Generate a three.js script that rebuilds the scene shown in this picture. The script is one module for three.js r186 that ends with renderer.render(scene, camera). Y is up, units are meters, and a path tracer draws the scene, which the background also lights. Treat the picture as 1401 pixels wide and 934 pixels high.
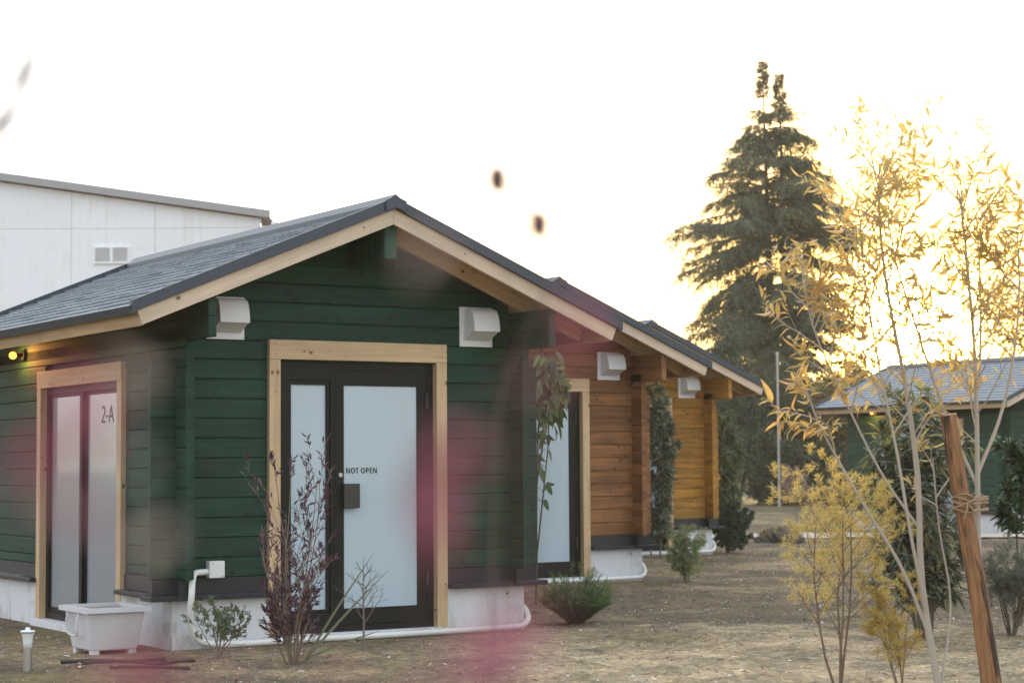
import * as THREE from 'three';
import { mergeGeometries } from 'three/addons/utils/BufferGeometryUtils.js';
import { RoundedBoxGeometry } from 'three/addons/geometries/RoundedBoxGeometry.js';
import { FontLoader } from 'three/addons/loaders/FontLoader.js';
import { TextGeometry } from 'three/addons/geometries/TextGeometry.js';

// ------------------------------------------------------------------ camera, sky, sun, exposure
const V = (x, y, z) => new THREE.Vector3(x, y, z);
const scene = new THREE.Scene();
const EYE = V(-5.7213, 1.331, 13.6785);
const camera = new THREE.PerspectiveCamera(19.57, 1024 / 682, 0.08, 1500);
camera.position.copy(EYE);
camera.up.set(-0.02772, 0.99802, 0.05653);
camera.lookAt(EYE.clone().add(V(0.53427, 0.06259, -0.84299)));
camera.focus = 15.2;
camera.userData.fStop = 3.4;

const SUN = V(0.6798, 0.0646, -0.7305).normalize();
{
  const W = 1024, H = 512, d = new Float32Array(W * H * 4);
  for (let j = 0; j < H; j++) for (let i = 0; i < W; i++) {
    const el = ((j + 0.5) / H - 0.5) * Math.PI, az = ((i + 0.5) / W - 0.5) * 2 * Math.PI;
    const y = Math.sin(el), x = Math.cos(el) * Math.cos(az), z = Math.cos(el) * Math.sin(az);
    const g = Math.acos(Math.min(1, Math.max(-1, x * SUN.x + y * SUN.y + z * SUN.z))) * 180 / Math.PI;
    const up = Math.max(0, y), hz = Math.exp(-up * 4.5);
    const wide = Math.exp(-g / 34), mid = Math.exp(-g / 7), core = Math.exp(-Math.pow(g / 1.7, 2));
    const k = (j * W + i) * 4, red = Math.exp(-Math.pow(g / 7.5, 2));
    d[k] = 0.80 + 0.32 * hz + 0.75 * wide + 5.0 * mid + 95 * core;
    d[k + 1] = (0.93 + 0.24 * hz + 0.60 * wide) * (1 - 0.25 * red) + 2.4 * mid + 58 * core;
    d[k + 2] = (1.10 + 0.10 * hz + 0.42 * wide) * (1 - 0.72 * red) + 0.18 * mid + 15 * core;
    d[k + 3] = 1;
  }
  const t = new THREE.DataTexture(d, W, H, THREE.RGBAFormat, THREE.FloatType);
  t.mapping = THREE.EquirectangularReflectionMapping;
  t.magFilter = t.minFilter = THREE.LinearFilter; t.needsUpdate = true;
  scene.background = t; scene.environment = t;
}
const sun = new THREE.DirectionalLight(new THREE.Color().setRGB(1, 0.72, 0.38), 4.5);
sun.position.copy(SUN).multiplyScalar(120).add(V(5, 0, -4));
sun.target.position.set(5, 0, -4);
sun.castShadow = true; sun.shadow.radius = 1.5; sun.shadow.mapSize.set(2048, 2048);
Object.assign(sun.shadow.camera, { left: -40, right: 40, top: 40, bottom: -40, near: 1, far: 260 });
scene.add(sun, sun.target);

const renderer = new THREE.WebGLRenderer({ antialias: true });
renderer.setSize(1024, 682);
renderer.toneMapping = THREE.LinearToneMapping;
renderer.toneMappingExposure = 1.58;
renderer.shadowMap.enabled = true;

scene.fog = new THREE.FogExp2(new THREE.Color().setRGB(1, 0.84, 0.58), 0.0011);

// ------------------------------------------------------------------ helpers
function rngOf(seed) { let a = seed >>> 0; return () => { a = (a + 0x6D2B79F5) | 0; let t = Math.imul(a ^ (a >>> 15), 1 | a); t = (t + Math.imul(t ^ (t >>> 7), 61 | t)) ^ t; return ((t ^ (t >>> 14)) >>> 0) / 4294967296; }; }
const hash = (x, y, s) => { let h = Math.imul(x, 374761393) + Math.imul(y, 668265263) + Math.imul(s, 2147483647); h = Math.imul(h ^ (h >>> 13), 1274126177); return ((h ^ (h >>> 16)) >>> 0) / 4294967296; };
function vnoise(x, y, s, px = 0, py = 0) {           // value noise, tiling every px, py cells
  let xi = Math.floor(x), yi = Math.floor(y); const fx = x - xi, fy = y - yi;
  const w = (a, p) => (p ? ((a % p) + p) % p : a);
  const x0 = w(xi, px), x1 = w(xi + 1, px), y0 = w(yi, py), y1 = w(yi + 1, py);
  const u = fx * fx * (3 - 2 * fx), v = fy * fy * (3 - 2 * fy);
  const a = hash(x0, y0, s), b = hash(x1, y0, s), c = hash(x0, y1, s), d = hash(x1, y1, s);
  return a + (b - a) * u + (c - a) * v + (a - b - c + d) * u * v;
}
function fbm(x, y, s, oct, px = 0, py = 0) { let r = 0, a = 0.5, t = 0; for (let o = 0; o < oct; o++) { r += a * vnoise(x, y, s + o * 17, px, py); t += a; a *= 0.5; x *= 2; y *= 2; px *= 2; py *= 2; } return r / t; }
const clamp = (x, a = 0, b = 1) => Math.min(b, Math.max(a, x));
const lerp = (a, b, t) => a + (b - a) * t;
const sstep = (a, b, x) => { const t = clamp((x - a) / (b - a)); return t * t * (3 - 2 * t); };
const lin = (r, g, b) => new THREE.Color().setRGB(r, g, b);

function tex(w, h, fn, srgb) {                        // fn(x, y) -> [r, g, b] 0..1
  const d = new Uint8Array(w * h * 4);
  for (let j = 0; j < h; j++) for (let i = 0; i < w; i++) { const c = fn(i, j), k = (j * w + i) * 4; d[k] = clamp(c[0]) * 255; d[k + 1] = clamp(c[1]) * 255; d[k + 2] = clamp(c[2]) * 255; d[k + 3] = 255; }
  const t = new THREE.DataTexture(d, w, h, THREE.RGBAFormat);
  t.wrapS = t.wrapT = THREE.RepeatWrapping; t.magFilter = THREE.LinearFilter; t.minFilter = THREE.LinearMipmapLinearFilter; t.generateMipmaps = true;
  if (srgb) t.colorSpace = THREE.SRGBColorSpace;
  t.needsUpdate = true; return t;
}
const taken = new Map();
function numbered(n) { const k = taken.get(n) || 0; taken.set(n, k + 1); return k ? `${n}_${String(k).padStart(3, '0')}` : n; }
function shadows(o) { o.castShadow = o.receiveShadow = true; return o; }
function mesh(name, geo, mat, parent) { const m = shadows(new THREE.Mesh(geo, mat)); m.name = name; parent.add(m); return m; }
function tag(o, label, category, group, kind) { o.userData.label = label; o.userData.category = category; if (group) o.userData.group = group; if (kind) o.userData.kind = kind; return o; }
function thing(name, label, category, pos, group) { const o = new THREE.Group(); o.name = numbered(name); o.position.set(...pos); scene.add(o); return tag(o, label, category, group); }
function box(x0, x1, y0, y1, z0, z1) { const g = new THREE.BoxGeometry(x1 - x0, y1 - y0, z1 - z0); g.translate((x0 + x1) / 2, (y0 + y1) / 2, (z0 + z1) / 2); return metreUV(g); }
function rbox(x0, x1, y0, y1, z0, z1, r = 0.004) { const g = new RoundedBoxGeometry(x1 - x0, y1 - y0, z1 - z0, 1, r); g.translate((x0 + x1) / 2, (y0 + y1) / 2, (z0 + z1) / 2); return metreUV(g); }
function metreUV(g, alongY) {                         // uv in metres by the dominant normal; u along the long side
  if (g.index) g = g.toNonIndexed();
  const p = g.attributes.position, n = g.attributes.normal, uv = new Float32Array(p.count * 2);
  for (let i = 0; i < p.count; i++) {
    const ax = Math.abs(n.getX(i)), ay = Math.abs(n.getY(i)), az = Math.abs(n.getZ(i));
    let u, v;
    if (az >= ax && az >= ay) { u = p.getX(i); v = p.getY(i); } else if (ax >= ay) { u = p.getZ(i); v = p.getY(i); } else { u = p.getX(i); v = p.getZ(i); }
    uv[i * 2] = alongY ? v : u; uv[i * 2 + 1] = alongY ? u : v;
  }
  g.setAttribute('uv', new THREE.BufferAttribute(uv, 2)); return g;
}
function upright(g) { return metreUV(g, true); }
function shiftUV(g, du, dv) { const a = g.attributes.uv; for (let i = 0; i < a.count; i++) a.setXY(i, a.getX(i) + du, a.getY(i) + dv); return g; }
function shapeHoles(pts, holes, depth, z0) {
  const s = new THREE.Shape(pts.map(p => new THREE.Vector2(...p)));
  for (const h of holes) s.holes.push(new THREE.Path(h.map(p => new THREE.Vector2(...p))));
  const g = new THREE.ExtrudeGeometry(s, { depth, bevelEnabled: false }); g.translate(0, 0, z0); return metreUV(g);
}
const rect = (x0, x1, y0, y1) => [[x0, y0], [x1, y0], [x1, y1], [x0, y1]];

// growing geometry: tubes and leaves
class Grow {
  constructor() { this.p = []; this.n = []; this.c = []; this.i = []; }
  tube(pts, radii, sides = 6, col) {
    const N = pts.length, base = this.p.length / 3; let t = V(0, 1, 0), ref = V(1, 0, 0.3).normalize();
    for (let k = 0; k < N; k++) {
      t = pts[Math.min(k + 1, N - 1)].clone().sub(pts[Math.max(k - 1, 0)]).normalize();
      const a = ref.clone().addScaledVector(t, -ref.dot(t)); if (a.lengthSq() < 1e-4) a.set(0, 0, 1).addScaledVector(t, -t.z); a.normalize(); ref = a;
      const b = t.clone().cross(a);
      for (let s = 0; s < sides; s++) { const w = s / sides * Math.PI * 2, cx = Math.cos(w), sy = Math.sin(w); const nx = a.x * cx + b.x * sy, ny = a.y * cx + b.y * sy, nz = a.z * cx + b.z * sy; this.p.push(pts[k].x + nx * radii[k], pts[k].y + ny * radii[k], pts[k].z + nz * radii[k]); this.n.push(nx, ny, nz); if (col) this.c.push(col[0], col[1], col[2]); }
    }
    for (let k = 0; k < N - 1; k++) for (let s = 0; s < sides; s++) { const a = base + k * sides + s, b = base + k * sides + (s + 1) % sides, c = a + sides, d = b + sides; this.i.push(a, b, d, a, d, c); }
  }
  // a folded, bowed leaf of six faces
  leaf(p, d, up, len, wid, col, bow = 0.15, fold = 0.18) {
    const s = d.clone().cross(up); if (s.lengthSq() < 1e-6) s.set(1, 0, 0); s.normalize(); const n = s.clone().cross(d).normalize();
    const b = this.p.length / 3, put = (u, v, w) => { this.p.push(p.x + d.x * u + s.x * v + n.x * w, p.y + d.y * u + s.y * v + n.y * w, p.z + d.z * u + s.z * v + n.z * w); this.c.push(col[0], col[1], col[2]); };
    put(0, 0, 0); put(len * 0.3, -wid * 0.5, fold * wid + bow * len * 0.25); put(len * 0.36, 0, bow * len * 0.3); put(len * 0.3, wid * 0.5, fold * wid + bow * len * 0.25);
    put(len * 0.72, -wid * 0.34, fold * wid * 0.6 + bow * len * 0.1); put(len * 0.74, 0, bow * len * 0.12); put(len * 0.72, wid * 0.34, fold * wid * 0.6 + bow * len * 0.1); put(len, 0, -bow * len * 0.35);
    this.i.push(b, b + 2, b + 1, b, b + 3, b + 2, b + 1, b + 2, b + 5, b + 1, b + 5, b + 4, b + 2, b + 3, b + 6, b + 2, b + 6, b + 5, b + 4, b + 5, b + 7, b + 5, b + 6, b + 7);
  }
  blade(p, d, up, len, wid, col) {                     // a narrow diamond, two faces
    const s = d.clone().cross(up); if (s.lengthSq() < 1e-6) s.set(1, 0, 0); s.normalize();
    const b = this.p.length / 3, put = (u, v) => { this.p.push(p.x + d.x * u + s.x * v, p.y + d.y * u + s.y * v, p.z + d.z * u + s.z * v); this.c.push(col[0], col[1], col[2]); };
    put(0, 0); put(len * 0.45, -wid / 2); put(len, 0); put(len * 0.45, wid / 2); this.i.push(b, b + 3, b + 1, b + 1, b + 3, b + 2);
  }
  geo() {
    const g = new THREE.BufferGeometry(); g.setAttribute('position', new THREE.Float32BufferAttribute(this.p, 3));
    if (this.n.length === this.p.length) g.setAttribute('normal', new THREE.Float32BufferAttribute(this.n, 3));
    if (this.c.length === this.p.length) g.setAttribute('color', new THREE.Float32BufferAttribute(this.c, 3));
    g.setIndex(this.i);
    if (this.n.length !== this.p.length) { const f = g.toNonIndexed(); f.computeVertexNormals(); return f; }
    return g;
  }
}
function rdir(r) { const z = r() * 2 - 1, a = r() * Math.PI * 2, s = Math.sqrt(1 - z * z); return V(s * Math.cos(a), z, s * Math.sin(a)); }
function tilt(d, r, ang) { const x = rdir(r); x.addScaledVector(d, -x.dot(d)).normalize(); return d.clone().multiplyScalar(Math.cos(ang)).addScaledVector(x, Math.sin(ang)).normalize(); }
// one branch with forks; twigs collect {p, d} anchors for leaves
function grow(G, tips, r, p, d, len, rad, lvl, o) {
  const n = o.seg || 5, pts = [p.clone()], rr = [rad], dirs = [d.clone()]; let q = p.clone(), dd = d.clone();
  for (let k = 1; k <= n; k++) { dd = tilt(dd, r, (o.wob ?? 0.12) * r()); dd.y += (o.trop ?? 0.05); dd.normalize(); q = q.clone().addScaledVector(dd, len / n); pts.push(q); rr.push(rad * (1 - 0.72 * k / n)); dirs.push(dd.clone()); }
  G.tube(pts, rr, lvl > 1 ? 6 : lvl > 0 ? 5 : 4);
  if (lvl <= (o.leafLvl ?? 1)) for (let k = 0; k < (o.tipN ?? 5); k++) { const f = lerp(o.tipFrom ?? 0.25, 1, (k + r() * 0.6) / (o.tipN ?? 5)) * n, a = Math.min(n - 1, Math.floor(f)); tips.push({ p: pts[a].clone().lerp(pts[a + 1], Math.min(1, f - a)), d: dirs[a + 1].clone() }); }
  if (lvl > 0) { const m = o.split[o.split.length - lvl] ?? 4; for (let k = 0; k < m; k++) { const f = lerp(o.from ?? 0.3, 1, (k + r() * 0.7) / m) * n, a = Math.min(n - 1, Math.floor(f)); const at = pts[a].clone().lerp(pts[a + 1], Math.min(1, f - a)); grow(G, tips, r, at, tilt(dirs[a + 1], r, (o.ang ?? 0.6) * (0.7 + 0.6 * r())), len * (o.lenK ?? 0.6) * (0.7 + 0.6 * r()) * (1 - 0.35 * f / n), Math.max(o.rMin ?? 0.0015, rr[a] * (o.rK ?? 0.6)), lvl - 1, o); } }
}
const vary = (c, r, v = 0.25) => { const k = 1 + (r() - 0.5) * 2 * v, h = 1 + (r() - 0.5) * v; return [c[0] * k * h, c[1] * k, c[2] * k / h]; };

// ------------------------------------------------------------------ materials
function woodMaps(seed, knots, strength, w = 1024, h = 512) {   // covers 2.4 m x 1.2 m
  const r = rngOf(seed), K = [];
  for (let k = 0; k < knots; k++) K.push([r() * w, r() * h, 2.5 + r() * 4.5, 0.35 + r() * 0.45]);
  const val = new Float32Array(w * h), kn = new Float32Array(w * h);
  for (let j = 0; j < h; j++) for (let i = 0; i < w; i++) {
    let dy = 0, kk = 0, ring = 0;
    for (const [cx, cy, rad, s] of K) { let ex = Math.abs(i - cx), ey = j - cy; if (ex > w / 2) ex = w - ex; if (ey > h / 2) ey -= h; if (ey < -h / 2) ey += h; if (ex > rad * 9 || Math.abs(ey) > rad * 5) continue; const q = Math.sqrt(ex * ex * 0.55 + ey * ey) / rad; kk = Math.max(kk, s * (1 - sstep(0.55, 1.15, q))); ring += Math.exp(-q * q * 0.35) * 0.5; dy += Math.sign(ey) * Math.exp(-(ex * ex) / (rad * rad * 14)) * Math.exp(-Math.abs(ey) / (rad * 2.2)) * rad * 0.9; }
    const y = j + dy, f = fbm(i / 128, y / 5, seed, 3, w / 128, 0), f2 = fbm(i / 256, y / 22, seed + 5, 2, w / 256, 0), f3 = fbm(i / 90, j / 60, seed + 9, 3, 0, 0);
    val[j * w + i] = 1 - strength * (0.55 * (1 - f) + 0.5 * (1 - f2) + 0.35 * (1 - f3)) - ring * 0.10 * strength * 2; kn[j * w + i] = kk;
  }
  return {
    map: tex(w, h, (i, j) => { const v = val[j * w + i], k = kn[j * w + i]; return [v * lerp(1, 0.42, k), v * lerp(1, 0.30, k), v * lerp(0.98, 0.26, k)]; }, true),
    bump: tex(w / 2, h / 2, (i, j) => { const q = (j * 2) * w + i * 2; const v = val[q] * 0.9 - kn[q] * 0.4; return [v, v, v]; })
  };
}
const WOOD = woodMaps(11, 52, 0.46), PINE = woodMaps(23, 30, 0.22);
function woodMat(set, color, rough, bump, sx = 1 / 2.4, sy = 1 / 1.2) {
  const m = set.map.clone(), b = set.bump.clone(); for (const t of [m, b]) { t.repeat.set(sx, sy); t.needsUpdate = true; }
  return new THREE.MeshStandardMaterial({ color, map: m, roughness: rough, bumpMap: b, bumpScale: bump });
}
const M = {
  green: [lin(0.008, 0.092, 0.046), lin(0.006, 0.078, 0.038), lin(0.011, 0.102, 0.053)].map(c => woodMat(WOOD, c, 0.74, 0.003)),
  brown: [lin(0.50, 0.205, 0.068), lin(0.44, 0.18, 0.060), lin(0.55, 0.23, 0.080)].map(c => woodMat(WOOD, c, 0.74, 0.003)),
  orange: [lin(0.84, 0.39, 0.050), lin(0.78, 0.35, 0.044), lin(0.88, 0.42, 0.062)].map(c => woodMat(WOOD, c, 0.74, 0.003)),
  pine: woodMat(PINE, lin(0.80, 0.56, 0.33), 0.6, 0.0015),
  verge: woodMat(PINE, lin(0.80, 0.62, 0.46), 0.6, 0.0015),
  metal: new THREE.MeshStandardMaterial({ color: lin(0.040, 0.052, 0.066), roughness: 0.42, metalness: 0.15 }),
  black: new THREE.MeshPhysicalMaterial({ color: lin(0.010, 0.009, 0.008), roughness: 0.5, specularIntensity: 0.45 }),
  trim: new THREE.MeshStandardMaterial({ color: lin(0.012, 0.014, 0.020), roughness: 0.42 }),
  film: new THREE.MeshPhysicalMaterial({ color: lin(0.41, 0.515, 0.57), roughness: 0.34, clearcoat: 0.9, clearcoatRoughness: 0.06 }),
  frost: new THREE.MeshPhysicalMaterial({ color: lin(0.24, 0.28, 0.32), roughness: 0.22, clearcoat: 1, clearcoatRoughness: 0.05 }),
  white: new THREE.MeshStandardMaterial({ color: lin(0.74, 0.74, 0.74), roughness: 0.45 }),
  pvc: new THREE.MeshStandardMaterial({ color: lin(0.72, 0.71, 0.67), roughness: 0.4 }),
  ink: new THREE.MeshStandardMaterial({ color: lin(0.012, 0.012, 0.012), roughness: 0.5 }),
  handle: new THREE.MeshStandardMaterial({ color: lin(0.045, 0.042, 0.040), roughness: 0.35, metalness: 0.4 }),
  steel: new THREE.MeshStandardMaterial({ color: lin(0.45, 0.43, 0.41), roughness: 0.35, metalness: 0.9 }),
  inside: new THREE.MeshStandardMaterial({ color: lin(0.10, 0.09, 0.08), roughness: 0.9 }),
};
const grit = tex(512, 512, (i, j) => { const a = fbm(i / 4, j / 4, 71, 2, 128, 128), b = fbm(i / 64, j / 64, 72, 4, 8, 8); const v = 0.80 + 0.18 * a + 0.12 * (b - 0.5); return [v, v, v]; }, true);
M.shingle = [lin(0.30, 0.335, 0.37), lin(0.35, 0.385, 0.42), lin(0.26, 0.29, 0.325), lin(0.32, 0.35, 0.38)].map(c => { const t = grit.clone(); t.repeat.set(2.2, 2.2); t.needsUpdate = true; return new THREE.MeshStandardMaterial({ color: c, map: t, roughness: 0.72, bumpMap: t, bumpScale: 0.002 }); });
{
  const stain = tex(1024, 512, (i, j) => { const a = fbm(i / 90, j / 70, 31, 5, 0, 0), b = fbm(i / 5, j / 5, 33, 2), c = fbm(i / 30, j / 200, 35, 4); const s = sstep(0.60, 0.74, a) * 0.10 + sstep(0.62, 0.8, c) * 0.07; const v = 0.97 - s - 0.07 * (1 - b); return [v, v * (1 - s * 0.15), v * (1 - s * 0.4)]; }, true);
  stain.repeat.set(0.5, 0.9);
  M.plaster = new THREE.MeshStandardMaterial({ color: lin(0.74, 0.745, 0.75), map: stain, roughness: 0.85, bumpMap: stain, bumpScale: 0.002 });
}
const leafMat = (t = 0.4, c = lin(1, 1, 1)) => new THREE.MeshPhysicalMaterial({ color: c, vertexColors: true, roughness: 0.95, transmission: t, thickness: 0, side: THREE.DoubleSide });
const glossLeafMat = () => new THREE.MeshPhysicalMaterial({ color: lin(1, 1, 1), vertexColors: true, roughness: 0.42, side: THREE.DoubleSide });
const barkMat = (c, rough = 0.9) => new THREE.MeshStandardMaterial({ color: c, roughness: rough });
const LEAF = leafMat(0.42), LEAF_HI = leafMat(0.68), GLOSS = glossLeafMat();

// ------------------------------------------------------------------ ground
const CABINS = [[0, 0, 0], [4.7717, 0.011, -4.9129], [9.5369, 0.0158, -9.6789], [21.631, 0, -12.479]];
function groundY(x, z) {
  let m = 1; for (const [cx, , cz] of CABINS) { const dx = Math.max(cx - 0.3 - x, x - cx - 3.3, 0), dz = Math.max(cz - 4.3 - z, z - cz - 0.25, 0); m = Math.min(m, sstep(0.05, 0.9, Math.hypot(dx, dz))); }
  return m * (0.075 * (fbm(x * 0.55, z * 0.55, 5, 3) - 0.5) + 0.055 * (fbm(x * 2.6, z * 2.6, 9, 3) - 0.5) + 0.034 * (fbm(x * 6.5, z * 6.5, 13, 2) - 0.5));
}
{
  const N = 440, P = [], C = [], UV = [], I = [];
  const warp = s => s * 17 + Math.sign(s) * (Math.pow(Math.abs(s), 5) * 90 + Math.pow(Math.abs(s), 16) * 900);
  for (let j = 0; j <= N; j++) for (let i = 0; i <= N; i++) {
    const x = 5.5 + warp(i / N * 2 - 1), z = -2.5 + warp(j / N * 2 - 1), far = Math.hypot(x - 5, z + 3);
    P.push(x, far < 60 ? groundY(x, z) : 0, z); UV.push(x / 5, z / 5);
    const a = fbm(x * 0.32, z * 0.32, 41, 4), b = fbm(x * 0.9 + 3, z * 0.9, 43, 4), e = fbm(x * 0.14, z * 0.14, 45, 3);
    let pale = sstep(0.40, 0.62, a * 0.6 + b * 0.4), c = [lerp(0.33, 0.72, pale), lerp(0.295, 0.675, pale), lerp(0.24, 0.60, pale)];
    // well-trodden pale lane between the cabins and the staked saplings; soil beds beside the walls
    const along = x * 0.534 - z * 0.843 + (b - 0.5) * 5.0 + (a - 0.5) * 3.4, side = x * 0.845 + z * 0.535 + (a - 0.5) * 3;
    const lane = (1 - sstep(0.0, 2.0, along)) * sstep(0.6, 3.0, side);
    c = c.map((v, k) => lerp(v, [1.12, 1.12, 1.10][k], lane * 0.85));
    const moss = sstep(0.56, 0.72, fbm(x * 0.7 + 20, z * 0.7, 47, 4)) * (1 - lane) * 0.6; c = [lerp(c[0], 0.46, moss), lerp(c[1], 0.45, moss), lerp(c[2], 0.22, moss)];
    if (far > 34) { const g = sstep(0.45, 0.6, e) * sstep(34, 55, far); c = [lerp(c[0], 0.34, g), lerp(c[1], 0.62, g), lerp(c[2], 0.22, g)]; }
    C.push(...c);
  }
  for (let j = 0; j < N; j++) for (let i = 0; i < N; i++) { const a = j * (N + 1) + i, b = a + 1, c = a + N + 1, d = c + 1; I.push(a, c, b, b, c, d); }
  const g = new THREE.BufferGeometry(); g.setAttribute('position', new THREE.Float32BufferAttribute(P, 3)); g.setAttribute('color', new THREE.Float32BufferAttribute(C, 3)); g.setAttribute('uv', new THREE.Float32BufferAttribute(UV, 2)); g.setIndex(I); g.computeVertexNormals();
  const S = 1536, hm = new Float32Array(S * S), r = rngOf(4);
  for (let j = 0; j < S; j++) for (let i = 0; i < S; i++) { const q = S / 12; hm[j * S + i] = 0.42 * fbm(i / 128, j / 128, 51, 3, q / 10.6667 | 0, q / 10.6667 | 0) + 0.34 * fbm(i / 24, j / 24, 53, 3, S / 24, S / 24) + 0.34 * fbm(i / 6, j / 6, 55, 3, S / 6, S / 6); }
  for (let k = 0; k < 5200; k++) { const cx = r() * S, cy = r() * S, R = 1.5 + 4 * r() * r(), h = (r() - 0.35) * 0.35; for (let y = -R - 1; y <= R + 1; y++) for (let x = -R - 1; x <= R + 1; x++) { const q = Math.hypot(x, y * 1.3) / R; if (q < 1) { const ii = ((Math.round(cx + x) % S) + S) % S, jj = ((Math.round(cy + y) % S) + S) % S; hm[jj * S + ii] += h * (1 - q * q); } } }
  const map = tex(S, S, (i, j) => { const w = fbm(i / 40, j / 40, 57, 3, 0, 0), v = 0.36 * fbm(i / 96, j / 96, 151, 3, 16, 16) + 0.36 * fbm(i / 16, j / 16, 153, 3, 96, 96) + 0.40 * fbm(i / 4, j / 4, 155, 2, 384, 384), k = 0.06 + 1.05 * v; return [k * 1.02, k * lerp(0.90, 0.94, w), k * lerp(0.74, 0.82, w)]; }, true);
  const bump = tex(S, S, (i, j) => { const v = hm[j * S + i] * 0.8; return [v, v, v]; });
  const m = mesh('ground', g, new THREE.MeshStandardMaterial({ color: lin(0.74, 0.70, 0.60), vertexColors: true, map, roughness: 0.95, bumpMap: bump, bumpScale: 0.05 }), scene);
  tag(m, 'bare sandy ground with brown soil patches around the cabins', 'ground', null, 'structure');
}
{ // pale strip of path beyond the orange cabin, a narrow raised sheet
  const r = rngOf(60), P = [], I = [], A = V(13.6, 0, -18.2), B = V(25.5, 0, -7.6), n = V(B.z - A.z, 0, -(B.x - A.x)).normalize();
  for (let k = 0; k <= 60; k++) { const c = A.clone().lerp(B, k / 60); for (const s of [-1, 1]) { const w = (0.85 + 0.25 * fbm(k * 0.3, s * 9, 61, 3)) * s; const q = c.clone().addScaledVector(n, w); P.push(q.x, groundY(q.x, q.z) + 0.03, q.z); } }
  for (let k = 0; k < 60; k++) I.push(2 * k, 2 * k + 1, 2 * k + 2, 2 * k + 1, 2 * k + 3, 2 * k + 2);
  const g = new THREE.BufferGeometry(); g.setAttribute('position', new THREE.Float32BufferAttribute(P, 3)); g.setIndex(I); g.computeVertexNormals();
  const uv = []; for (let k = 0; k < P.length; k += 3) uv.push(P[k], P[k + 2]); g.setAttribute('uv', new THREE.Float32BufferAttribute(uv, 2));
  const t = grit.clone(); t.repeat.set(0.8, 0.8); t.needsUpdate = true;
  tag(mesh('path', g, new THREE.MeshStandardMaterial({ color: lin(0.66, 0.58, 0.48), map: t, roughness: 0.95, side: THREE.DoubleSide }), scene), 'pale gravel path crossing behind the orange cabin', 'path', null, 'structure');
}
function inCabin(x, z, m = 0.1) { return CABINS.some(([cx, , cz]) => x > cx - 0.25 - m && x < cx + 3.25 + m && z > cz - 4.4 && z < cz + 0.06 + m); }
{ // fallen leaf scraps and pebbles
  const r = rngOf(77), N = 13000;
  const lg = new Grow(); lg.leaf(V(-0.5, 0, 0), V(1, 0, 0), V(0, 1, 0), 1, 0.42, [1, 1, 1], 0.25, 0.3); const g1 = lg.geo();
  const li = new THREE.InstancedMesh(g1, new THREE.MeshStandardMaterial({ roughness: 0.8, side: THREE.DoubleSide }), N);
  const pg = new THREE.IcosahedronGeometry(0.5, 1); { const p = pg.attributes.position; for (let i = 0; i < p.count; i++) { const k = 0.8 + 0.4 * hash(Math.round(p.getX(i) * 50), Math.round(p.getY(i) * 50 + p.getZ(i) * 90), 3); p.setXYZ(i, p.getX(i) * k, p.getY(i) * k * 0.6, p.getZ(i) * k); } pg.computeVertexNormals(); }
  const pi = new THREE.InstancedMesh(pg, new THREE.MeshStandardMaterial({ roughness: 0.85 }), N);
  const m4 = new THREE.Matrix4(), q = new THREE.Quaternion(), e = new THREE.Euler(), cols = [[0.34, 0.25, 0.14], [0.22, 0.13, 0.07], [0.48, 0.40, 0.28], [0.72, 0.68, 0.6], [0.10, 0.07, 0.05], [0.30, 0.20, 0.06]], pc = [[0.34, 0.30, 0.25], [0.5, 0.47, 0.42], [0.2, 0.17, 0.14], [0.64, 0.62, 0.58]];
  for (let k = 0; k < N;) {
    const x = -3.2 + 21 * r(), z = -17 + 24.5 * Math.pow(r(), 0.8); if (inCabin(x, z)) continue;
    if (fbm(x * 1.1, z * 1.1, 91, 3) < 0.40 + 0.25 * r() * r()) { if (r() < 0.75) continue; }
    const s = 0.012 + 0.04 * r() * r(); e.set((r() - 0.5) * 0.9, r() * 6.3, (r() - 0.5) * 0.9); q.setFromEuler(e);
    m4.compose(V(x, groundY(x, z) + 0.004, z), q, V(s * 1.3, s, s)); li.setMatrixAt(k, m4); li.setColorAt(k, lin(...vary(cols[Math.floor(r() * cols.length)], r, 0.3)));
    const x2 = -3.2 + 21 * r(), z2 = -17 + 24.5 * Math.pow(r(), 0.8), t = inCabin(x2, z2) ? 0.0001 : 0.006 + 0.03 * r() * r() * r(); e.set(0, r() * 6.3, 0); q.setFromEuler(e);
    m4.compose(V(x2, groundY(x2, z2) + t * 0.1, z2), q, V(t, t, t)); pi.setMatrixAt(k, m4); pi.setColorAt(k, lin(...vary(pc[Math.floor(r() * pc.length)], r, 0.3)));
    k++;
  }
  li.name = 'leaf_litter'; pi.name = 'pebbles'; shadows(li); shadows(pi); scene.add(li, pi);
  tag(li, 'dry leaf scraps strewn over the sandy ground', 'leaf litter', null, 'stuff'); tag(pi, 'small pale pebbles scattered on the soil', 'pebbles', null, 'stuff');
}

{ // short dry grass in thin patches
  const r = rngOf(83), L = new Grow();
  for (let k = 0; k < 2600;) {
    const x = -3 + 20 * r(), z = -16 + 23 * r(); if (inCabin(x, z) || fbm(x * 0.8 + 7, z * 0.8, 95, 3) < 0.52) { if (r() < 0.97) { k += 0.02; continue; } }
    if (inCabin(x, z)) continue;
    const y = groundY(x, z) - 0.004, n = 3 + Math.floor(r() * 5); for (let q = 0; q < n; q++) L.blade(V(x + (r() - 0.5) * 0.06, y, z + (r() - 0.5) * 0.06), tilt(V(0, 1, 0), r, 0.3 + 0.8 * r()), rdir(r), 0.02 + 0.05 * r(), 0.004, vary(r() < 0.5 ? [0.42, 0.34, 0.20] : [0.24, 0.24, 0.10], r, 0.3)); k++;
  }
  tag(mesh('dry_grass', L.geo(), LEAF, scene), 'short dry grass blades dotted over the bare soil', 'grass', null, 'stuff');
}

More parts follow.
